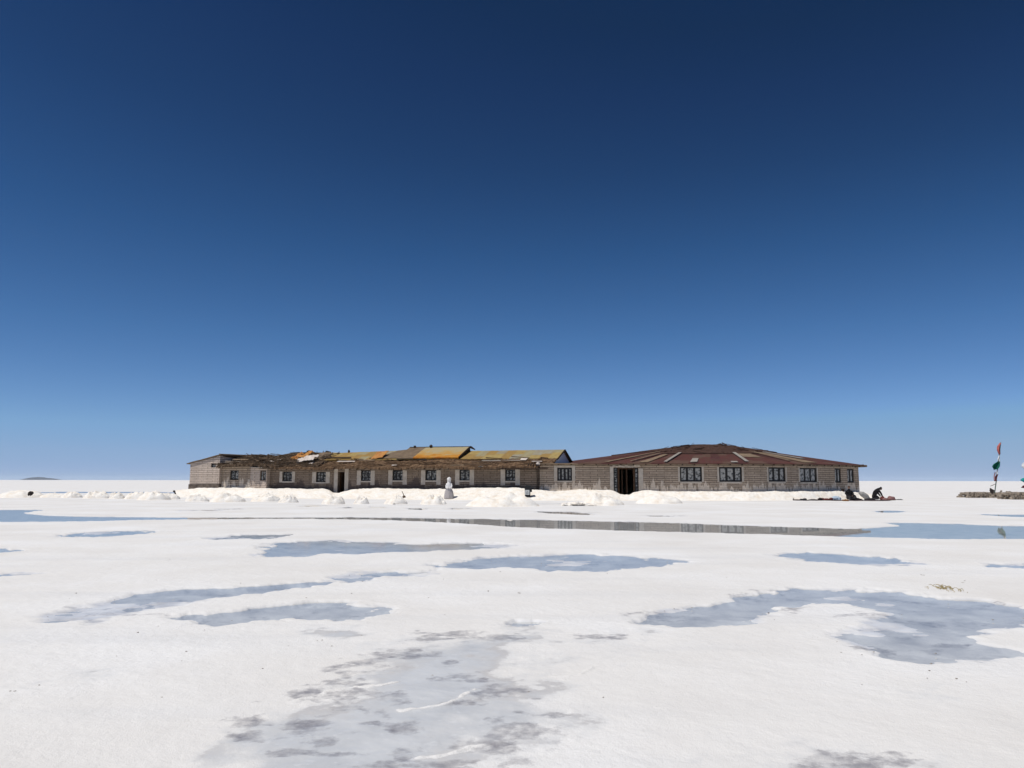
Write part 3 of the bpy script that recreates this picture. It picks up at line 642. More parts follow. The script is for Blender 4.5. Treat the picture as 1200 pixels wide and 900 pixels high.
# low overhanging thatch along the whole front
S_E = sp(322, .8)
def eave(u, v):
    s = -.25 + (S_E + .25) * u; return L(s, .95 - 2.1 * v, 2.60 + .64 * v + .05 * math.sin(s * .9))
slab_sheet('thatch_eave', eave, 170, 9, .16, M['thatch'], wing, .065, (S_E, 2.3), .05, 130)
b = MB(); rnd = random.Random(3)
for i in range(34):
    b = MB(); s = .4 + (S_E - .8) * i / 33 + rnd.uniform(-.1, .1); b.tube([L(s, .98 + rnd.uniform(-.15, .1), 2.42), L(s, -.3, 2.72)], [.045, .05], 5); b.build('rafter', M['wood_dark'], wing)
# slipped sheets and planks lying on the eave
def plank(name, mat, s, t, z, ln, wd, yaw=0, tilt=.36, th=.03, roll=0.):
    b = MB(); ex = (dS * cos(yaw) + dT * sin(yaw)).normalized(); ey = (dT * cos(yaw) - dS * sin(yaw)); ey = (ey + Vector((0, 0, -tilt))).normalized()
    ex = (ex + Vector((0, 0, roll))).normalized(); ez = ex.cross(ey).normalized(); ez = ez if ez.z > 0 else -ez
    m = Matrix((ex, ey, ez)).transposed(); b.box(L(s, t, z), (ln, wd, th), m, .1); return b.build(name, M[mat], wing)
for px, py, t, ln, wd, mat, yaw in ((629,541.5,0,.85,.12,'white_scrap',0),(614,539,-.4,.5,.5,'white_scrap',.1),(580,547,.6,2.6,.16,'grey_sheet',.02),(560,545,.5,2.2,.1,'wood',.05),(536,546,.6,1.2,.14,'tan_sheet',-.05),(612,549.5,.9,4.2,.4,'wood_dark',0),
        (430,540,-.3,1.4,.18,'tan_sheet',.1),(405,541.5,-.2,1.6,.2,'white_scrap',.04),(462,546,.6,.4,.16,'white_scrap',.2),(588,540.5,-.3,3.4,.14,'grey_sheet',0),(395,537,-1.3,2.6,.25,'wood_dark',0),(446,547,.6,.5,.12,'tan_sheet',.2),(600,545.5,.4,3.0,.18,'wood_dark',.03),(575,542,0,3.2,.12,'wood',.02)):
    s = sp(px, t, py); plank('loose_plank', mat, s, t, zp(px, py, t) + .06, ln, wd, yaw)
b = MB(); b.ell(L(sp(631, .6), .7, 2.78), (.16, .16, .14), None, 10, 6, .25, 3); b.build('roof_stone', M['white_scrap'], wing)
# collapsed left part: dark slumped thatch with scraps
S_C = sp(378, 0)
def slump(u, v):
    s = S_C + (a0 - S_C) * u; px = 600
    ze = interp(s, [(S_C, 2.72), (sp(345), 2.75), (sp(318), 2.72), (sp(300), 2.95), (sp(262), 2.78), (a0, 2.75)])
    t = interp(s, [(S_C, .7), (sp(316), .85), (sp(300), 1.0), (a0, .75)])
    zt = zr(s) - .06; bow = .12 * math.sin(s * 1.7) + .1 * math.sin(s * 3.1 + 1)
    return L(s, t - (t + 3.6) * v, ze + (zt - ze) * v + bow * math.sin(v * pi) * .8)
slab_sheet('slumped_thatch', slump, 90, 22, .16, M['thatch_dark'], wing, .11, (a0 - S_C, 4.4), .05, 230, seed=5)
slab_sheet('end_roof', lambda u, v: L(a0 - .12 + (a1 + .45 - a0) * u, tA + .12 - 7.3 * v, zA0 + .16 + (zA1 - zA0 - .12) * u - .2 * v), 12, 10, .09, M['brown_sheet'], wing, .02, (3, 7))
slab_sheet('dark_felt', lambda u, v: L(a0 + .05 - (a0 - sp(322, -2.6)) * u, -2.2 - 1.6 * v, zA0 - .10 - .38 * u + .16 * v), 30, 4, .28, M['thatch_dark'], wing, .05, (9, 1.6), 0, 20, seed=8)
for px, py, t, ln, wd, mat, yaw, tilt in ((290,539,-1.4,3.0,.34,'tan_sheet',.16,.3),(333,544.5,-.3,1.1,.3,'grey_cloth',.2,.2),(322,547,.3,1.0,.2,'wood',-.2,.3),(340,547,.2,1.5,.14,'wood_dark',0,.2),(318,541,-.9,.6,.25,'white_scrap',.3,.3),(328,539,-1.2,.5,.16,'white_scrap',.1,.3),(303,547.5,.7,1.5,.5,'grey_cloth',.0,.25),(334,546.5,.3,.6,.2,'white_scrap',.3,.5),(310,550,.75,1.2,.12,'tan_sheet',-.1,.2),(347,541,-.6,1.0,.4,'wood_dark',.5,.6),(378,534,-2.9,1.2,.3,'tan_sheet',.2,.3),(266,546.3,.7,1.1,.12,'tan_sheet',.1,.3)):
    plank('loose_plank', mat, sp(px, t, py), t, zp(px, py, t) + .04, ln, wd, yaw, tilt)
slab_sheet('torn_orange_sheet', lambda u, v: L(sp(360, -1.4) + 1.35 * u, -.75 - 1.7 * v, 3.48 + .62 * v + .12 * math.sin(u * 7) - .1 * u), 12, 9, .03, M['orange_scrap'], wing, .09, (2, 2))
slab_sheet('torn_white_sheet', lambda u, v: L(sp(369.5, -.5) + 2.0 * u, -.05 - .95 * v, 3.26 + .50 * v - .30 * u + .1 * math.sin(v * 6 + u * 4)), 14, 8, .03, M['white_scrap'], wing, .06, (2, 2), seed=11)
slab_sheet('torn_white_sheet', lambda u, v: L(sp(366, 0) + 1.7 * u, .1 - .35 * v, 3.0 + .1 * v - .3 * u), 12, 3, .03, M['white_scrap'], wing, .05, (2, 1), seed=12)
slab_sheet('grey_patch', lambda u, v: L(S375 - .9 + 1.3 * u, -1.1 - 2.0 * v, 3.32 + .7 * v), 8, 6, .05, M['brown_sheet'], wing, .05, (2, 2), seed=14)
b = MB()
for px, h, r in ((409, .17, .10), (505, .14, .14), (486, .1, .12), (362, .12, .25), (384, .1, .28)):
    s = sp(px, -3.6, 530); z = zr(s) if not (h0 < s < h2) else 4.42
    b = MB(); b.ell(L(s, -3.6, z + h * .4), (r, r, h), None, 8, 6, .4, px); b.build('ridge_stone', M['stone_dark'], wing)
b = MB(); b.tube([L(.1, .06, .5), L(.06, .09, 1.6), L(.1, .07, 2.75)], [.03, .03, .035], 6); b.build('drainpipe', M['wood_dark'], wing)
slab_sheet('thatch_end', lambda u, v: L(-1.25 + 1.3 * u, -.05 - 1.05 * v, 2.86 + .44 * v), 8, 5, .12, M['thatch'], wing, .05, (1.3, 1), .04, 8, seed=31)
b = MB()
for i in range(5): b.tube([L(-.3 + i * .22, 1.0, 2.62 + .05 * i % .1), L(-.1 + i * .2, .1, 2.9)], [.05, .06], 6)
b.build('loose_pole', M['wood_dark'], wing)

# ------------------------------------------------------------------ the round hall
hall = thing('round_house', 'round salt-block hall with low maroon conical sheet roof, right half of the inn', 'building', (16, 70, 0))
HC = [(632.2, 61.55), (735, 60.9), (779, 60.6), (877, 60.5), (935, 62.0), (1006.5, 66.2)]   # front corners: photo column, distance
hc = [Vector((ray(px, 560).x * D, D, 0)) for px, D in HC]
back = [Vector((27.5, 74, 0)), Vector((25, 81, 0)), Vector((17, 84.5, 0)), Vector((9, 81, 0)), Vector((3.4, 72, 0))]
HOPS = {0: [(653, 670.3, 548.2, 563.4, 4, 1)], 1: [], 2: [(796.8, 822.6, 547, 564.4, 3, 1), (842.8, 869.5, 547.2, 564.6, 3, 1)], 3: [(900.6, 920.4, 547.6, 564.4, 3, 1)], 4: [(937.4, 957.2, 548.3, 565, 3, 1), (978.4, 985.6, 548.8, 565.4, 2, 1), (993, 1000.8, 549.6, 565.6, 2, 1)]}
WT = 2.78
def seg_frame(a, c):
    d = (c - a); ln = d.length; d = d / ln; n = Vector((d.y, -d.x, 0))
    if n.dot(-a) < 0 and n.y > 0: n = -n
    return (lambda s, t, z: a + d * s + n * t + Vector((0, 0, z))), ln, d, n
def seg_s(a, d, px, py=557):
    k = ray(px, py).x; return (k * a.y - a.x) / (d.x - k * d.y)
for i in range(5):
    fr, ln, d, n = seg_frame(hc[i], hc[i + 1]); ops = []; ws = []
    for x0, x1, y0, y1, nc, nr in HOPS[i]:
        s0, s1 = seg_s(hc[i], d, x0), seg_s(hc[i], d, x1); m = fr((s0 + s1) / 2, 0, 0).y
        o = (s0, s1, CAM_H + ray((x0 + x1) / 2, y1).z * m, CAM_H + ray((x0 + x1) / 2, y0).z * m); ops.append(o); ws.append((o, nc, nr, x0))
    if i in (0, 1):      # the doorway straddles neither corner: it is in the first stretch
        pass
    if i == 0:
        s0, s1 = seg_s(hc[i], d, 719.6), seg_s(hc[i], d, 734.9)
    wall(fr, 0, ln, 0, WT, WT, ops + ([(seg_s(hc[0], d, 719), ln, .2, 2.52)] if i == 0 else []) + ([(0, seg_s(hc[1], d, 748), .2, 2.52)] if i == 1 else []), .38, M['brick'], hall)
    for o, nc, nr, x0 in ws:
        window(fr, *o, nc, nr, hall, bar=.17, fat=.12, depth=.08, pane='pane_hall')
        if x0 == 653: surround(fr, *o, .26, hall, top=.02, drop=.0)
        elif x0 in (796.8, 842.8, 900.6, 937.4): surround(fr, *o, .14, hall, drop=.0, proud=.012)
allc = [hc[-1]] + back + [hc[0]]
for a, c in zip(allc, allc[1:]):
    d = (c - a).normalized(); n = Vector((d.y, -d.x, 0)); ln = (c - a).length
    wall(lambda s, t, z, a=a, d=d, n=n: a + d * s + n * t + Vector((0, 0, z)), 0, ln, 0, WT, WT, [], .3, M['brick'], hall)
b = MB(); cpt = Vector((15.5, 71, .2)); ring = hc + back
for a, c in zip(ring, ring[1:] + ring[:1]):
    f = lambda p: p * .985 + Vector((cpt.x, cpt.y, 0)) * .015 + Vector((0, 0, .2))
    b.face([b.vert(f(a)), b.vert(f(c)), b.vert(cpt)])
b.build('floor', M['floor_dark'], hall)
# entrance
fr0, ln0, d0, n0_ = seg_frame(hc[0], hc[1]); fr1, ln1, d1, n1_ = seg_frame(hc[1], hc[2])
fs = lambda px: (fr0, seg_s(hc[0], d0, px)) if px <= 735 else (fr1, seg_s(hc[1], d1, px))
w1 = window(fr0, seg_s(hc[0], d0, 719), seg_s(hc[0], d0, 724), .55, 2.5, 1, 5, hall, depth=.1, name='side_light', bar=.09)
w2 = window(fr1, seg_s(hc[1], d1, 743.6), seg_s(hc[1], d1, 748), .55, 2.5, 1, 5, hall, depth=.1, name='side_light', bar=.09)
b = MB()
for px, wd, tt in ((724.8, .12, -.12), (742.9, .12, -.12), (734.4, .1, -.22)):
    f, s = fs(px); m = f(s, tt, 1.36); b.box(m, (wd, .12, 2.28))
f, s = fs(733); b.box(f(s, -.2, 2.45), (1.25, .14, .1)); b.box(f(s, -.26, .3), (1.2, .2, .16))
b.build('door_frame', M['door_wood'], hall)
f, s = fs(728.5); b = MB(); b.box(f(s, -.62, 1.3), (.05, .85, 2.1)); b.box(f(s - .03, -.62, .65), (.06, .6, .5)); b.build('door', M['door_wood'], hall)
b = MB()
for px0, px1, z0, z1, mt in ((714.6, 718.8, .5, 2.6, 0), (748.3, 753.5, .5, 2.45, 0)):
    b = MB(); f, s0 = fs(px0); _, s1 = fs(px1); b.box(f((s0 + s1) / 2, -.02, (z0 + z1) / 2), (abs(s1 - s0), .16, z1 - z0)); b.build('door_surround', M['plaster'], hall)
b = MB()
for k in range(9):
    px = 719.5 + k * 3.6; f, s = fs(px); b.box(f(s, .04, 2.62 + random.uniform(-.03, .03)), (.25, .14, .15), None, .25)
b.build('lintel', M['plaster'], hall)
# roof
apexL, apexR = Vector((ray(813, 520).x * 71, 71, 4.74)), Vector((ray(846, 520).x * 71, 71, 4.75))
er = [(631.5, 61.0, 2.86), (677, 60.75, 2.84), (735, 60.2, 2.84), (779, 59.95, 2.84), (877, 59.85, 2.84), (936, 61.3, 2.84), (1012, 65.8, 2.84)]
ev = [Vector((ray(px, 544).x * D, D, z)) for px, D, z in er]
bk = [Vector((29, 73.8, 2.84)), Vector((26, 82, 2.84)), Vector((17, 85.6, 2.84)), Vector((8, 82, 2.84)), Vector((2.6, 72.5, 2.95))]
loop = ev[1:] + bk
mid_t = .46
def apex_for(i): return apexL if i in (0, 1, 2, 8, 9, 10) else apexR
tops = [apex_for(i) for i in range(len(loop))]
def facet(i, j, v0, v1, off=0):
    a, c, ta, tc = loop[i], loop[j], tops[i], tops[j]
    def fn(u, v):
        v = v0 + (v1 - v0) * v; e = a + (c - a) * u; t = ta + (tc - ta) * u
        p = e + (t - e) * v; p.z += off - .10 * math.sin(pi * v) * 0; return p
    return fn
n_ = len(loop)
for i in range(n_):
    j = (i + 1) % n_; ln = (loop[j] - loop[i]).length; front = i in (0, 1, 2, 3, 4, 5) or i == n_ - 1
    vtop = .50 if 1 <= i <= 3 else .62 if front else .5
    slab_sheet('sheet_roof', facet(i, j, 0, vtop), max(6, int(ln / .4)), 6, .05, M['maroon'], hall, .012 if front else 0, (ln, 6.0))
    slab_sheet('roof_cap', facet(i, j, vtop - .03, 1.0, .07), max(6, int(ln / .35)), 14, .09, M['cap'], hall, .03, (ln * .6, 5.2), 0, 7 if front else 0, seed=20 + i, stick_len=(.3, 1.0))
# small connecting roof over the first bay
def conn(u, v):
    p = Vector(ev[0]) + (Vector(ev[1]) - Vector(ev[0])) * u; q = L(-1.0 + .2, -1.2, 3.0) if False else Vector((p.x + .4, p.y + 5.5, 2.98)); return p + (q - p) * v
slab_sheet('flat_roof', conn, 10, 6, .06, M['tan_sheet'], hall, .02, (3, 5))
b = MB(); rnd = random.Random(9)
for a, c in zip(ev, ev[1:]):          # ends of the rafters under the eave
    ln = (c - a).length; d = (c - a) / ln; n = Vector((d.y, -d.x, 0)); n = n if n.y < 0 else -n; k = int(ln / .85)
    for q in range(k):
        b = MB(); p = a + d * (ln * (q + .5) / k) - Vector((0, 0, .10)); b.tube([p + n * rnd.uniform(-.05, .06), p - n * .9 + Vector((0, 0, .05))], [.05, .05], 6); b.build('rafter', M['wood_dark'], hall)
for a, c in zip(ev, ev[1:]):
    b = MB(); ln = (c - a).length; d = (c - a) / ln; n = Vector((d.y, -d.x, 0)); n = n if n.y < 0 else -n; k = int(ln / .5)
    for q in range(k):
        p = a + d * (ln * (q + .5) / k) - Vector((0, 0, .07)) - n * .08
        b.box(p + Vector((0, 0, rnd.uniform(-.02, .015))), (ln / k * .98, .05, .09), Matrix((d, -n, Vector((0, 0, 1)))).transposed(), .15)
    b.build('fascia_board', M['tan_sheet'], hall)
def strip(name, mat, i, u0, u1, v0, v1, off=.07, wd=None, j=None):
    fn = facet(i, (i + 1) % n_, 0, 1, off)
    return slab_sheet(name, lambda u, v: fn(u0(v0 + (v1 - v0) * v) + (u1(v0 + (v1 - v0) * v) - u0(v0 + (v1 - v0) * v)) * u, v0 + (v1 - v0) * v), 3, 8, .03, M[mat], hall, .01, (.5, 4))
c_ = lambda k: (lambda v: k)
def hip(i, v0, v1, r=.11, mat='grey_sheet'):
    b = MB(); p = loop[i] + (tops[i] - loop[i]) * v0; q = loop[i] + (tops[i] - loop[i]) * v1
    d = (q - p).normalized(); side = d.cross(Vector((0, 0, 1))).normalized(); up = side.cross(d)
    b.box((p + q) / 2 + up * .1, (2 * r, (q - p).length, .04), Matrix((side, d, up)).transposed()); return b.build('hip_capping', M[mat], hall)
hip(2, .02, .49, .13); hip(3, .04, .50, .13); hip(1, .05, .45, .09, 'tan_sheet'); hip(4, .1, .62, .12, 'tan_sheet')
strip('pale_sheet', 'tan_sheet', 1, c_(.28), c_(.52), .02, .42)
strip('pale_sheet', 'tan_sheet', 0, c_(.45), c_(.55), .04, .60)
strip('pale_sheet', 'tan_sheet', 4, c_(.14), c_(.34), .04, .55)
strip('pale_sheet', 'grey_sheet', 2, c_(.30), c_(.385), .02, .20, .09)
strip('pale_sheet', 'grey_sheet', 2, c_(.80), c_(.88), .01, .06, .09)
strip('pale_sheet', 'tan_sheet', 3, c_(.12), c_(.62), .30, .50, .05)
strip('pale_sheet', 'grey_sheet', 4, c_(.46), c_(.56), .25, .60, .08)
b = MB(); b.ell(apexR + Vector((-.2, 0, .05)), (.22, .2, .12), None, 8, 6, .3, 2); b.build('ridge_stone', M['stone_dark'], hall)
b = MB(); b.tube([Vector(ev[-1]) + Vector((-.7, .1, -.12)), Vector(ev[-1]) + Vector((.35, .2, -.08))], [.10, .09], 7); b.tube([Vector(ev[-1]) + Vector((-.8, .6, -.05)), Vector(ev[-1]) + Vector((.25, .5, -.02))], [.08, .08], 7)
b.build('beam_end', M['wood'], hall)

# ------------------------------------------------------------------ salt bank along the front of both houses
def wall_D(px):
    k = ray(px, 557).x
    if px >= 632:
        for a, c in zip(hc, hc[1:]):
            d = (c - a).normalized(); s = (k * a.y - a.x) / (d.x - k * d.y)
            if -.05 <= s <= (c - a).length + .05: return (a + d * s).y
        return hc[-1].y
    t = interp(px, [(222, tA), (250, tA), (268, 0), (286, 0), (296, tC), (312, tC), (324, 0)])
    s = sp(px, t); return (O + dS * s + dT * t).y
CREST = [(206,575),(216,573.6),(223,573),(240,572),(262,571.2),(300,572.2),(332,572.4),(378,573),(386,574.4),(391,577.6),(397,578),(404,575.8),(412,574.2),(440,572),(478,573),(500,573.6),(530,573),(560,571.8),(600,571.2),(612,572.6),(622,573.8),(640,575),(655,575.4),(670,574.6),(700,574),(713,574.3),(721,576.2),(727,579.4),(737,580),(743,577.2),(752,575.2),(800,576),(850,575.6),(878,576.6),(905,576),(930,576.4),(975,574.6),(1000,575.6),(1012,577.4),(1030,581)]
WID = [(206, 3.0), (300, 4.5), (520, 4.6), (640, 3.8), (700, 3.4), (760, 2.4), (900, 2.0), (1030, 1.6)]
def bank_z(px, D):
    Dc = wall_D(min(max(px, 223), 1006)) - .55; zc = max(CAM_H + ray(px, interp(px, CREST)).z * Dc, 0)
    wd = interp(px, WID); t = (Dc - D) / wd
    if t <= 0: return zc
    if t >= 1: return -.02
    s = 1 - t; return zc * (s * s * (3 - 2 * s)) ** .8
b = MB(); pxs = np.arange(206, 1032, .8); rows = []
for px in pxs:
    Dw = wall_D(min(max(px, 223), 1006)); wd = interp(px, WID); row = []
    Db = Dw + (-.02 if 223 <= px <= 1006 else .0)
    ds = [Db] + list(np.linspace(Dw - .5, Dw - .6 - wd, 34))
    for D in ds:
        k = ray(px, 570).x; x = k * D; z = bank_z(px, D); e = max(0, min(1, z / .15))
        q = Vector((x, D, 0)); z += e * (.075 * mnoise.fractal(q * .8, 1, 2, 4) + .035 * mnoise.noise(q * 4)) - (.0 if z > 0 else .02)
        row.append(b.vert((x, D, z)))
    rows.append(row)
for a, c in zip(rows, rows[1:]):
    for j in range(len(a) - 1): b.face((a[j], a[j + 1], c[j + 1], c[j]))
tag(b.build('salt_bank', M['pile'], None, True), kind='structure')
def on_bank(px, py):
    d = ray(px, py)
    for D in np.arange(45, 66, .05):
        z = CAM_H + d.z * D
        if z <= max(bank_z(px, D), 0): return Vector((d.x * D, D, z))
    return G(px, py)

# ------------------------------------------------------------------ loose heaps of salt
def heap(px, wpx, ytop, ybot, seed, label, sub=1.0):
    g = G(px, ybot); D = g.y + wpx * .30 * g.y / F; wd = wpx * D / F; h = (ybot - ytop) * D / F * .95
    c = Vector((ray(px, ybot).x * D, D, 0)); b = MB(); n = 44; rows = []; rnd = random.Random(seed)
    lumps = [(rnd.uniform(-.75, .75), rnd.uniform(-.6, .6), rnd.uniform(.16, .36), rnd.uniform(.12, .45)) for _ in range(14)]
    for i in range(n + 1):
        row = []
        for j in range(n + 1):
            u, v = i / n * 2.2 - 1.1, j / n * 2.2 - 1.1; r = math.hypot(u, v)
            th = math.atan2(v, u); ed = 1 + .22 * mnoise.noise(Vector((cos(th) * 1.3, sin(th) * 1.3, seed)))
            f = max(0, 1 - (r / ed) ** 2) ** .55
            l = sum(hh * max(0, 1 - ((u - a) ** 2 + (v - e) ** 2) / (q * q)) ** .6 for a, e, q, hh in lumps)
            z = h * f * (.60 + .34 * min(l, .9) + .26 * mnoise.fractal(Vector((u * 2.4, v * 2.4, seed * 2.7)), 1, 2, 5)) if f > 0 else 0
            row.append(b.vert((c.x + u * wd / 2, c.y + v * wd * .42, max(z, 0) + (.004 if f > 0 else -.02))))
        rows.append(row)
    for a, e in zip(rows, rows[1:]):
        for j in range(n): b.face((a[j], e[j], e[j + 1], a[j + 1]))
    o = b.build('salt_heap', M['pile'], None, True, c); return tag(o, label, 'salt heap', 'heaps of scraped salt before the inn')
heap(26, 50, 572.6, 583.4, 1, 'broad smooth salt heap at the far left holding a dark rock')
heap(62, 30, 577, 583.2, 2, 'low rubbly salt heap just right of the heap that holds the rock')
heap(84, 24, 574.4, 583.4, 3, 'small peaked salt heap between the low rubbly one and the tall cone')
heap(113, 28, 573.2, 584.2, 4, 'tall cone-shaped salt heap midway between the dark rock and the house')
heap(137, 18, 574.6, 584.6, 5, 'narrow salt heap beside the tall cone, on its house side')
heap(160, 28, 574.4, 585, 6, 'rounded salt heap against the back of the largest left-hand cluster')
heap(180, 38, 572.4, 586.4, 7, 'largest and foremost salt heap of the cluster left of the house')
heap(198, 26, 575.2, 585.4, 8, 'salt heap at the foot of the small black stake left of the house')
heap(230, 26, 576.6, 588, 9, 'salt heap before the left corner of the end block')
heap(267, 44, 575.6, 588.6, 10, 'wide lumpy salt heap below the recessed window at the left end')
heap(311, 34, 576.4, 588, 11, 'salt heap below the projecting bay of the long house')
heap(338, 22, 577.4, 589.4, 12, 'little salt heap below the bright torn orange roof sheet')
heap(391, 28, 577.6, 591.2, 13, 'salt heap in front of the open door of the long house')
heap(424, 18, 578.4, 591.2, 14, 'small salt heap right of the long house door')
heap(464, 26, 578.6, 591.2, 15, 'salt heap beside the thin leaning stake')
heap(508, 30, 577.6, 591.6, 16, 'salt heap just left of the carved salt statue')
heap(590, 84, 574.6, 594, 17, 'very large salt heap between the statue and the litter bin')
heap(706, 50, 577, 592.6, 18, 'salt heap left of the hall doorway')
heap(773, 54, 577.6, 590.6, 19, 'low salt heap right of the hall doorway')

# ------------------------------------------------------------------ rocks, stakes, debris
def rock(px, py, rx, rz, mat, label, name='rock', seed=1, cat='rock', group=None, D=None, tilt=0):
    g = G(px, py) if D is None else P(px, py, D); s = g.y / F; b = MB()
    b.ell(g + Vector((0, 0, rz * s * .6)), (rx * s, rx * s * .8, rz * s), Matrix.Rotation(tilt, 3, 'Y'), 14, 9, .35, seed)
    return tag(b.build(name, M[mat], None, False, g), label, cat, group)
rock(35.5, 579.6, 3.4, 2.0, 'stone_dark', 'dark slanting rock stuck in the broad salt heap at far left', seed=4, D=G(26, 583.4).y - .4, tilt=-.6)
def stake(p0, p1, r, mat, label, bits=()):
    b = MB(); b.tube([p0, (Vector(p0) + Vector(p1)) / 2 + Vector((.03, 0, 0)), p1], [r, r * .9, r * .7], 7)
    for q, e in bits: b.ell(q, e, None, 10, 6, .3, 3)
    return tag(b.build('stake', M[mat], None, False, p0), label, 'stake')
g = P(206, 581, 66.5); stake(P(206, 582.5, 66.5), P(204.4, 575.4, 66.5), .07, 'wood_dark', 'short black stake in the salt just left of the house', [(P(204, 575.8, 66.5), (.11, .07, .08))])
g = on_bank(473.5, 583); stake(g + Vector((.05, 0, -.1)), P(471, 575.6, g.y), .035, 'wood', 'thin leaning stake with dark foot in front of the long house', [(g + Vector((0, -.04, .05)), (.13, .1, .1))])
# low heap of dirty salt with brown rubble along its foot
g = G(676, 593.2); b = MB(); rnd = random.Random(12)
for k in range(46):
    a = rnd.gauss(0, .5); b.ell((g.x + a, g.y + .5 + rnd.uniform(-.2, .4), max(.02, .20 * (1 - abs(a) / 1.2)) * rnd.uniform(.3, 1)), (rnd.uniform(.1, .3), rnd.uniform(.08, .2), rnd.uniform(.05, .10)), None, 7, 5, .4, k)
dh = b.build('rubble_pile', M['pile'], None, False, g); tag(dh, 'low heap of dirty salt with brown rubble left of the hall door', 'rubble pile')
b = MB()
for k in range(26): b.ell(g + Vector((rnd.uniform(-.95, .35), rnd.uniform(-.1, .15), rnd.uniform(.0, .07))), (rnd.uniform(.06, .17), .07, rnd.uniform(.03, .06)), None, 7, 5, .4, k + 90)
b.build('brown_rubble', M['earth'], dh)
b = MB(); b.box(g + Vector((.9, .3, .15)), (.42, .2, .13), Matrix.Rotation(.35, 3, 'Y'), .3); b.build('plank', M['wood'], dh)
# ------------------------------------------------------------------ statue
p = on_bank(526, 584.2); st = thing('statue', 'white carved salt statue of a robed figure on the bank before the long house', 'statue', p)
H = 24.4 * p.y / F
b = MB(); k = H / 1.6
prof = [(0, .37, .30), (.04, .38, .31), (.30, .35, .28), (.55, .30, .24), (.62, .275, .235), (.72, .235, .21), (.88, .205, .18), (1.0, .20, .165), (1.10, .19, .155), (1.18, .15, .13), (1.24, .10, .10), (1.28, .09, .09)]
rings = []
for z, rx, ry in prof:
    ring = []
    for i in range(28):
        a = 2 * pi * i / 28; f = 1 + (.05 * sin(a * 7) if z < .6 else .02 * sin(a * 5))
        ring.append(b.vert(p + Vector((rx * cos(a) * f, ry * sin(a) * f, z - (.02 if z == 0 else 0))) * k))
    rings.append(ring)
for a, c in zip(rings, rings[1:]):
    for i in range(28): b.face((a[i], a[(i + 1) % 28], c[(i + 1) % 28], c[i]))
b.face(rings[0][::-1]); b.face(rings[-1])
b.build('robed_body', M['statue'], st, True)
b = MB()
b.ell(p + Vector((0, -.01, 1.42)) * k, (.125 * k, .14 * k, .175 * k), None, 16, 12); b.ell(p + Vector((0, -.145, 1.40)) * k, (.025 * k, .035 * k, .04 * k))
for sx in (-1, 1): b.ell(p + Vector((sx * .05, -.125, 1.44)) * k, (.022 * k, .02 * k, .014 * k), None, 8, 6)
b.ell(p + Vector((0, -.128, 1.335)) * k, (.035 * k, .02 * k, .01 * k), None, 8, 6)
b.build('head', M['statue'], st, True)
b = MB(); b.ell(p + Vector((0, .03, 1.45)) * k, (.155 * k, .155 * k, .175 * k), None, 16, 10, .06, 2); b.tube([p + Vector((0, .07, 1.42)) * k, p + Vector((0, .12, 1.2)) * k, p + Vector((0, .16, .95)) * k], [.14 * k, .13 * k, .08 * k], 10); b.build('hood', M['statue'], st, True)
for sx in (-1, 1):
    b = MB(); b.tube([p + Vector((sx * .15, 0, 1.13)) * k, p + Vector((sx * .20, -.04, .95)) * k, p + Vector((sx * .19, -.16, .80)) * k, p + Vector((sx * .08, -.23, .80)) * k, p + Vector((sx * .02, -.245, .83)) * k], [.07 * k, .075 * k, .065 * k, .055 * k, .045 * k], 10)
    b.build('arm', M['statue'], st, True)
# ------------------------------------------------------------------ litter bin
p = on_bank(618.3, 582.3); s = p.y / F; bn = thing('litter_bin', 'black litter bin with white front label on the salt bank', 'litter bin', p)
b = MB(); w0, h0_ = 6.8 * s, 11.0 * s
for z0, z1, a0_, a1_ in ((-.03, .1 * h0_, .96, .98), (.1 * h0_, h0_, .90, 1.0)):
    ids = [b.vert(p + Vector((x * w0 / 2 * a, y * w0 / 2 * a, z))) for z, a in ((z0, a0_), (z1, a1_)) for x, y in ((-1, -1), (1, -1), (1, 1), (-1, 1))]
    for q in range(4): b.face((ids[q], ids[(q + 1) % 4], ids[4 + (q + 1) % 4], ids[4 + q]))
    b.face(ids[:4][::-1]); b.face(ids[4:])
b.build('body', M['bin_black'], bn)
b = MB(); b.box(p + Vector((.06, 0, h0_ + .04)), (w0 * 1.18, w0 * 1.15, .09), Matrix.Rotation(.08, 3, 'Y')); b.box(p + Vector((.06, 0, h0_ + .11)), (w0 * .8, w0 * .8, .07), Matrix.Rotation(.08, 3, 'Y')); b.build('lid', M['bin_black'], bn)
b = MB(); b.box(p + Vector((w0 * .60, 0, h0_ * .72)), (.12, w0 * .7, h0_ * .42)); b.build('side_pouch', M['bin_black'], bn)
b = MB(); b.box(p + Vector((-.03, -w0 * .5 - .002, h0_ * .48)), (w0 * .74, .02, h0_ * .50)); b.build('label_panel', M['bin_white'], bn)
b = MB()
for q in range(3): b.box(p + Vector((-.03, -w0 * .5 - .014, h0_ * (.36 + .11 * q))), (w0 * (.5 - .1 * q), .006, .018))
b.build('lettering', M['charcoal'], bn)

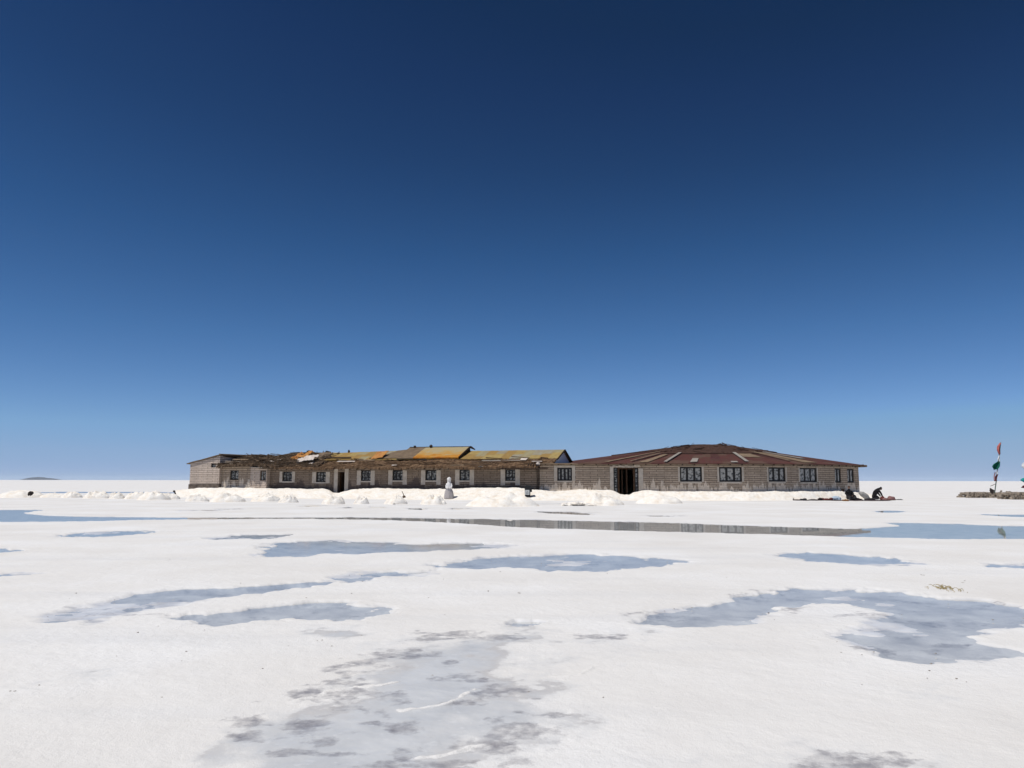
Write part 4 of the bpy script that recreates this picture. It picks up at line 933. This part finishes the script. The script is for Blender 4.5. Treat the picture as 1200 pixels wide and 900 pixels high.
# ------------------------------------------------------------------ vendors and their goods at the right end of the hall
DG = G(1000, 586.3).y
def skin_body(name, verts, edges, mats, parent, assign):
    me = bpy.data.meshes.new(name); root = parent; o0 = ORI[parent.name]
    me.from_pydata([tuple(Vector(v[:3]) - o0) for v in verts], edges, []); o = bpy.data.objects.new(name, me); COL.objects.link(o)
    m = o.modifiers.new('skin', 'SKIN'); m.use_smooth_shade = True; m.branch_smoothing = .3
    for i, v in enumerate(verts):
        sv = me.skin_vertices[0].data[i]; sv.radius = (v[3], v[4] if len(v) > 4 else v[3]); sv.use_root = i == 0
    o.modifiers.new('sub', 'SUBSURF').levels = 2; o.modifiers['sub'].render_levels = 2
    dg = bpy.context.evaluated_depsgraph_get(); nm = bpy.data.meshes.new_from_object(o.evaluated_get(dg)); bpy.data.objects.remove(o)
    nm.name = name; nm.materials.clear()
    for x in mats: nm.materials.append(x)
    for pl in nm.polygons: pl.material_index = assign(pl.center + o0); pl.use_smooth = True
    r = bpy.data.objects.new(name, nm); COL.objects.link(r); r.parent = parent; return r
def person(px, ybot, label, joints, edges, head, face_dir, clothes, assign, hands, D):
    base = Vector((ray(px, ybot).x * D, D, 0)); t = thing('person', label, 'person', base)
    V = [tuple(base + Vector(j[:3])) + tuple(q * 1.22 for q in j[3:]) for j in joints]
    body = skin_body('body', V, edges, [M[c] for c in clothes], t, lambda c: assign(c - base))
    hd = base + Vector(head); f = Vector(face_dir).normalized(); u = Vector((0, 0, 1)); r = f.cross(u).normalized(); u2 = r.cross(f); m = Matrix((r, f, u2)).transposed()
    b = MB(); b.ell(hd, (.075, .095, .115), m, 16, 12); b.ell(hd + m @ Vector((0, .098, -.012)), (.014, .02, .022), m, 8, 6)
    for sx in (-1, 1):
        b.ell(hd + m @ Vector((sx * .076, -.005, -.01)), (.012, .022, .03), m, 8, 6); b.ell(hd + m @ Vector((sx * .03, .086, .012)), (.012, .008, .007), m, 8, 6)
    b.ell(hd + m @ Vector((0, .085, -.055)), (.024, .01, .007), m, 8, 6); b.build('head', M['skin'], t, True)
    b = MB(); b.ell(hd + m @ Vector((0, -.022, .022)), (.09, .102, .118), m, 16, 10, .05, 3); b.tube([hd + m @ Vector((0, -.09, .0)), hd + m @ Vector((0, -.13, -.14)), hd + m @ Vector((0, -.15, -.34))], [.05, .035, .015], 8); b.build('hair', M['hair'], t, True)
    for (hp, hdir) in hands:
        hp = base + Vector(hp); a = Vector(hdir).normalized(); sd_ = a.cross(Vector((0, 0, 1))).normalized(); up = sd_.cross(a); b = MB()
        mm = Matrix((sd_, a, up)).transposed(); b.ell(hp + a * .045, (.042, .055, .018), mm, 10, 8)
        for q in range(4):
            o = sd_ * (q - 1.5) * .02; ln = (.06, .075, .07, .055)[q]
            b.tube([hp + a * .08 + o, hp + a * (.08 + ln * .55) + o * 1.1 - up * .006, hp + a * (.08 + ln) + o * 1.1 - up * .03], [.0095, .009, .006], 6)
        b.tube([hp + a * .02 - sd_ * .035, hp + a * .05 - sd_ * .065, hp + a * .08 - sd_ * .07 - up * .01], [.012, .011, .008], 6); b.build('hand', M['skin'], t, True)
    return t
Dp = G(996, 585.6).y
# seated, knees drawn up under a dark skirt, turned to the goods
person(995.5, 585.6, 'person sitting on the ground in bulky black clothes beside the pale blue bundle',
 [(0, .1, .16, .20, .2), (0, .08, .40, .21, .17), (0, .04, .62, .22, .16), (0, .02, .76, .10, .09), (0, 0, .86, .06),
  (-.2, .03, .68, .085), (-.30, -.05, .46, .07), (-.16, -.26, .36, .05), (.2, .03, .68, .085), (.30, -.05, .46, .07), (.16, -.26, .36, .05),
  (-.14, -.02, .15, .14), (-.22, -.38, .36, .10), (-.24, -.62, .07, .065), (-.24, -.76, .05, .045), (.14, -.02, .15, .14), (.24, -.38, .34, .10), (.28, -.62, .07, .065), (.28, -.76, .05, .045)],
 [(0, 1), (1, 2), (2, 3), (3, 4), (2, 5), (5, 6), (6, 7), (2, 8), (8, 9), (9, 10), (0, 11), (11, 12), (12, 13), (13, 14), (0, 15), (15, 16), (16, 17), (17, 18)],
 (0, -.02, .98), (-.35, -1, -.25), ['black', 'charcoal'], lambda c: 1 if c.z < .30 else 0, [((-.15, -.27, .36), (.4, -1, -.4)), ((.15, -.27, .36), (-.4, -1, -.4))], Dp)
Dk = G(1027, 585.6).y
# kneeling and bending forward to the right over the goods
person(1026, 585.6, 'person in black kneeling and bending forward over red bundles at the end of the rug',
 [(-.10, 0, .33, .17, .16), (.02, 0, .58, .18, .17), (.20, 0, .78, .17, .16), (.30, 0, .86, .09), (.38, 0, .90, .06),
  (.22, -.19, .74, .08), (.36, -.24, .50, .06), (.50, -.16, .26, .045), (.22, .19, .74, .08), (.36, .24, .50, .06), (.50, .16, .26, .045),
  (-.10, -.12, .30, .13), (.24, -.15, .12, .10), (-.12, -.15, .08, .075), (-.34, -.15, .06, .05), (-.10, .12, .30, .13), (.24, .15, .12, .10), (-.12, .15, .08, .075), (-.34, .15, .06, .05)],
 [(0, 1), (1, 2), (2, 3), (3, 4), (2, 5), (5, 6), (6, 7), (2, 8), (8, 9), (9, 10), (0, 11), (11, 12), (12, 13), (13, 14), (0, 15), (15, 16), (16, 17), (17, 18)],
 (.47, 0, .88), (1, -.15, -.7), ['black', 'charcoal'], lambda c: 1 if c.z < .20 else 0, [((.51, -.15, .25), (.6, .1, -.8)), ((.51, .15, .25), (.6, -.1, -.8))], Dk)
def rug(x0, x1, py, mat, label, dep=1.6):
    a, c = G(x0, py), G(x1, py); b = MB(); n = 40; rows = []
    for i in range(n + 1):
        row = []
        for j in range(9):
            x = a.x + (c.x - a.x) * i / n; y = a.y + dep * j / 8 + .12 * mnoise.noise(Vector((i * .3, 0, 2)))
            e = 0 if i in (0, n) or j in (0, 8) else 1
            row.append(b.vert((x, y, .012 + e * max(0, .03 + .07 * mnoise.fractal(Vector((x * 1.7, y * 2, 1)), 1, 2, 4))), (x, y)))
        rows.append(row)
    for p_, q_ in zip(rows, rows[1:]):
        for j in range(8): b.face((p_[j], q_[j], q_[j + 1], p_[j + 1]))
    return tag(b.build('rug', M[mat], None, True, a), label, 'rug')
rug(934, 976, 586.9, 'rug', 'dark rug laid out left of the pale blue bundle'); rug(977, 1046, 587.2, 'rug', 'dark rug under the two black-clad people')
rug(1047, 1060, 586.2, 'charcoal', 'small black cloth spread at the far right end of the row', .9)
def goods(px, py, rx, rz, mat, name, label, cat, seed, n=1, group=None, ry=None):
    g = G(px, py); s = g.y / F; b = MB(); rnd = random.Random(seed)
    for k in range(n):
        o = Vector((rnd.uniform(-.6, .6) * rx * s, rnd.uniform(-.2, .3), 0)) if n > 1 else Vector((0, 0, 0)); f = 1 if n == 1 else rnd.uniform(.55, .95)
        b.ell(g + o + Vector((0, -.1, rz * s * f * .85)), (rx * s * f, (ry or rx) * s * f * .8, rz * s * f), None, 14, 9, .25, seed + k)
    return tag(b.build(name, M[mat], None, True, g), label, cat, group)
goods(980, 586.4, 5.2, 3.6, 'lightblue', 'bundle', 'pale blue and white plastic bundle beside the seated person', 'bundle', 31, 5)
goods(989, 587.4, 4.2, 1.6, 'ochre', 'bundle', 'ochre brown bundle in front of the seated person', 'bundle', 37, 2)
goods(1033, 586.6, 3.0, 3.0, 'red_cloth', 'bundle', 'brick red bundle under the hands of the kneeling person', 'bundle', 41, 3)
goods(1038, 586.8, 3.4, 2.0, 'rose', 'bundle', 'rose coloured bundle next to the brick red one', 'bundle', 43, 3)
goods(1045, 586.4, 4.4, 2.6, 'rose', 'bundle', 'larger rose woven bundle near the right end of the rug', 'bundle', 47, 5)
goods(941, 586.6, 3.4, 1.5, 'charcoal', 'bundle', 'dark bundle at the left end of the left rug', 'bundle', 97, 4)
goods(960, 586.7, 2.6, 1.9, 'black', 'bundle', 'small black bundle between the charcoal and the dull red one', 'bundle', 101, 3)
goods(972, 586.7, 2.6, 2.2, 'red_cloth', 'bundle', 'dark red bundle touching the pale blue one on its left', 'bundle', 103, 3)
goods(1004, 586.8, 5.0, 1.9, 'black', 'bundle', 'spread of black bundles right of the seated person', 'bundle', 107, 6)
goods(1019, 586.6, 5, 1.6, 'charcoal', 'bundle', 'flat charcoal bundle left of the kneeling person', 'bundle', 53, 4)
goods(966, 586.4, 4.6, 1.5, 'red_cloth', 'bundle', 'dull red cloth folded on the left rug', 'bundle', 59, 4)
goods(953, 586.6, 6.0, 1.0, 'charcoal', 'bundle', 'low charcoal bundle on the left rug', 'bundle', 61, 5)
g = G(1012, 585.8); s = g.y / F; b = MB(); b.tube([P(1007, 577.2, g.y), P(1010.5, 579, g.y), P(1015, 582, g.y), P(1018.5, 585, g.y)], [.10, .21, .22, .12], 12); tag(fix_normals(b.build('sack', M['grey_cloth'], None, True, g)), 'grey sack leaning diagonally between the two black-clad people', 'sack')
g = G(987.5, 585); b = MB(); b.tube([g + Vector((0, .3, 0)), P(987.6, 573.2, g.y + .3)], [.05, .05], 8); b.box(P(987.6, 574.6, g.y + .3), (.17, .16, .22), None, .1); tag(b.build('post', M['wood_dark'], None, False, g), 'thin dark post with square head behind the pale blue bundle', 'post')
for i, (px, rx, rz, lab) in enumerate(((929, 2.2, 1.3, 'larger dark stone left of the rugs, next to the dark rug'), (924, 1.0, .8, 'smallest dark stone in the row left of the rugs'), (917, 1.4, .7, 'low dark stone third from the left rug'), (905, 2.6, .6, 'flat dark stone at the left end of the row before the hall'))):
    rock(px, 586.4, rx, rz, 'stone_dark' if i < 2 else 'earth', lab, 'stone', 70 + i, 'stone', 'dark stones on the salt before the hall')
# ------------------------------------------------------------------ stone ring with flags
def stone_wall(x0, x1, ybot, ytop, label, seed, depth=1.3, endl=0):
    a, c = G(x0, ybot), G(x1, ybot); rnd = random.Random(seed); b = MB(); h = (ybot - ytop) * a.y / F; n = max(3, int((c.x - a.x) / .2)); core = []
    for i in range(n):
        for r in range(3):
            for dpt in (0, 1, 2):
                if r < 2 and dpt == 1: continue
                f = min(1, (i + 1) / 4.0) if endl else 1
                if r / 3 > f: continue
                b.box((a.x + (c.x - a.x) * (i + .5) / n + rnd.uniform(-.04, .04), a.y + .2 + dpt * depth / 2 + rnd.uniform(-.05, .05), h * (r + .5) / 3 * (.92 + .1 * rnd.random())), (.18 * rnd.uniform(.55, 1.1), depth / 2.6 if dpt else .34, h / 3 * rnd.uniform(.7, 1.2)), Matrix.Rotation(rnd.uniform(-.2, .2), 3, 'Y') @ Matrix.Rotation(rnd.uniform(-.25, .25), 3, 'Z'), .25)
    return tag(b.build('stone_wall', M['stone'], None, False, a), label, 'wall')
stone_wall(1134, 1174.5, 583.6, 577.0, 'low brown stone wall at the foot of the green flag pole', 81, 1.4, 1); stone_wall(1187, 1226, 585.6, 577.2, 'low brown stone wall at the right edge behind the gap', 82, 1.5)
for i, (px, py, rx, rz, mat, lab) in enumerate(((1162.4, 577.0, 2.5, 2.8, 'stone_dark', 'round dark rock resting beside the foot of the green flag pole'), (1173.4, 576.6, 1.2, 1.3, 'stone', 'small rounded stone on the wall right of the flag pole'), (1182, 577.2, 3.2, 1.0, 'stone', 'flat stone lying above the gap between the two low walls'), (1185, 584.0, 1.9, 1.6, 'stone_dark', 'dark stone in the gap between the two low walls'), (1180, 581.5, 5.0, .9, 'earth', 'thin brown slab in the gap between the two low walls'))):
    rock(px, py, rx, rz, mat, lab, 'rock', 85 + i, 'rock', None, 66.2 if i != 2 else 67.5)
DF = 66.6
def pole(pts, label, r=.04):
    q = [P(x, y, DF) for x, y in pts]; b = MB(); b.tube(q, [r] * len(q), 8); return tag(b.build('flagpole', M['pole'], None, True, q[0]), label, 'flagpole')
pole([(1165.6, 578), (1167.2, 566), (1169.3, 548), (1171, 533), (1172.6, 518.4)], 'thin leaning flagpole hung with red, white and green flags')
pole([(1206.5, 580), (1207, 560), (1207.5, 538), (1208, 522)], 'thin flagpole with teal flag at the right edge')
def flag(pts, mats, label, seed, rip=.06, group=None, cat='flag'):
    """hanging cloth between two edges of pixel points (left edge, right edge), rippled in depth"""
    le, re = pts; n = 10; m = 8; b = MB(); rows = []
    for i in range(n + 1):
        f = i / n; row = []
        l = (np.interp(f, np.linspace(0, 1, len(le)), [q[0] for q in le]), np.interp(f, np.linspace(0, 1, len(le)), [q[1] for q in le]))
        r = (np.interp(f, np.linspace(0, 1, len(re)), [q[0] for q in re]), np.interp(f, np.linspace(0, 1, len(re)), [q[1] for q in re]))
        for j in range(m + 1):
            g_ = j / m; p_ = P(l[0] + (r[0] - l[0]) * g_, l[1] + (r[1] - l[1]) * g_, DF)
            p_.y += rip * math.sin(g_ * 7 + f * 2 + seed) * (1 + f) - .05; row.append(b.vert(p_, (g_, f)))
        rows.append(row)
    nm = len(mats)
    for i in range(n):
        for j in range(m):
            b.cur = min(nm - 1, j * nm // m); b.face((rows[i][j], rows[i + 1][j], rows[i + 1][j + 1], rows[i][j + 1]))
    o = b.build('flag', [M[x] for x in mats], None, True, P(le[0][0], le[0][1], DF))
    sm = o.modifiers.new('thickness', 'SOLIDIFY'); sm.thickness = .012
    return tag(o, label, cat, group)
flag(([(1171.5, 519), (1168.6, 523), (1168.2, 527), (1170, 532.6)], [(1172.9, 519), (1172.2, 523), (1171.8, 527), (1171.4, 532.4)]), ['flag_red', 'flag_red', 'flag_grey'], 'faded red flag furled round the top of the leaning pole', 1)
flag(([(1170.2, 534), (1168.6, 538), (1168.4, 540)], [(1171.2, 534), (1170.8, 538), (1170.4, 541)]), ['flag_white'], 'narrow white flag between the red and the green flag', 2, .04)
flag(([(1168.6, 541), (1163, 544), (1160.9, 547), (1164, 551)], [(1170.9, 539.4), (1170.6, 543), (1170, 547), (1168.2, 549.6)]), ['flag_green'], 'dark green flag blown to the left of the leaning pole', 3, .09)
flag(([(1162.2, 546), (1162.2, 547.6)], [(1163.6, 545.6), (1163.6, 547.4)]), ['flag_white'], 'small white patch on the dark green flag', 3.2, .0) if False else None
flag(([(1167.4, 551), (1166.8, 554), (1166.8, 556)], [(1169.0, 550.6), (1168.6, 553), (1168.6, 556)]), ['flag_white'], 'small white rag below the green flag', 4, .03)
flag(([(1165.4, 553), (1164.3, 557), (1164.6, 563)], [(1166.4, 553), (1165.6, 557), (1165.6, 563)]), ['flag_pink'], 'pale pink streamer hanging below the green flag', 5, .03)
flag(([(1168.2, 555.5), (1166.4, 558), (1165.2, 562), (1165.4, 564)], [(1169.4, 556), (1168.4, 559), (1167.2, 562), (1169, 563.4)]), ['flag_maroon'], 'dark maroon rag tied low on the leaning pole', 6, .05)
flag(([(1198.6, 542.5), (1197.6, 546), (1199.4, 549)], [(1207.4, 540), (1207.4, 544), (1207.2, 548)]), ['flag_white'], 'white flag on the pole at the right edge', 7, .08)
flag(([(1198, 560.4), (1195.4, 562.6), (1198.6, 565.2)], [(1206.8, 558), (1206.8, 562), (1206.6, 565.6)]), ['flag_teal'], 'teal flag on the pole at the right edge', 8, .08)
flag(([(1198.6, 568.8), (1195, 571.6)], [(1206.4, 569), (1206.2, 572.4)]), ['flag_maroon', 'flag_pink'], 'maroon and pink rag low on the pole at the right edge', 9, .05)
b = MB(); b.tube([P(1160.6, 569.6, DF), P(1163.4, 568.6, DF), P(1166.4, 567.2, DF)], [.02, .025, .02], 6); tag(b.build('stick', M['wood'], None, True, P(1160.6, 571.2, DF)), 'thin stick tied to the lower part of the leaning pole', 'stick')
# ------------------------------------------------------------------ dry straw tuft and crumbs on the crust
g = G(1108, 692); rnd = random.Random(21); b = MB()
for k in range(55):
    c = g + Vector((rnd.gauss(0, .075), rnd.gauss(0, .16), .012 + abs(rnd.gauss(0, .014)))); a = rnd.uniform(0, pi); ln = rnd.uniform(.03, .10); d = Vector((cos(a), sin(a), rnd.uniform(-.1, .5))).normalized() * ln
    b.tube([c, c + d * .5 + Vector((0, 0, .012)), c + d], [.0035, .003, .002], 4)
tag(b.build('straw_tuft', M['straw'], None, False, g), 'little tuft of dry yellow straw on the salt above the near right pool', 'straw')
b = MB()
for k in range(150):
    px, py = rnd.uniform(-100, 1300), rnd.uniform(0, 1) ** 1.3 * 165 + 655; q = G(px, py); r = rnd.uniform(.003, .007)
    b.ell(q + Vector((0, 0, .014)), (r * 1.6, r * 1.2, r * .8), None, 6, 4, .4, k)
for px, py in ((1130, 684), (1133, 694), (1082, 675), (1111, 696), (1101, 687), (1116, 695), (1120, 694), (610, 696), (1137, 694)):
    q = G(px, py)
    for e in range(3): b.ell(q + Vector((rnd.uniform(-.03, .03), rnd.uniform(-.05, .05), .014)), (.009, .008, .005), None, 6, 4, .4, e)
tag(b.build('salt_crumbs', M['crumb']), 'scattered crumbs of dirty salt on the crust', 'crumbs', kind='stuff')
# ------------------------------------------------------------------ far island
DI = 12000.0; b = MB(); prof = [(34, 0), (35, 2.6), (37, 4.0), (42, 4.7), (47, 4.6), (50, 4.3), (51.5, 3.4), (54, 2.7), (57, 3.1), (60, 2.6), (62, 1.8), (63.5, 0)]
rows = []
for px, h in prof:
    x = ray(px, 563).x * DI; z = h * .72 * DI / F; rows.append([b.vert((x, DI + dy * 260, z * f - (2 if f == 0 else 0))) for dy, f in ((-1, 0), (-.6, .55), (-.2, .9), (.1, 1), (.6, .6), (1, 0))])
for a, c in zip(rows, rows[1:]):
    for j in range(5): b.face((a[j], c[j], c[j + 1], a[j + 1]))
tag(b.build('island', M['rock_far']), kind='structure')

# ------------------------------------------------------------------ the air over the plain
t = NT('thin_haze'); t.n.remove(t.b); vp = t.new('ShaderNodeVolumePrincipled'); vp.inputs['Color'].default_value = (.72, .85, 1, 1); vp.inputs['Density'].default_value = 3e-5
t.l(vp.outputs[0], t.o.inputs['Volume'])
b = MB(); b.box((0, 0, 36), (118000, 41000, 76)); tag(b.build('haze', t.m), kind='stuff')
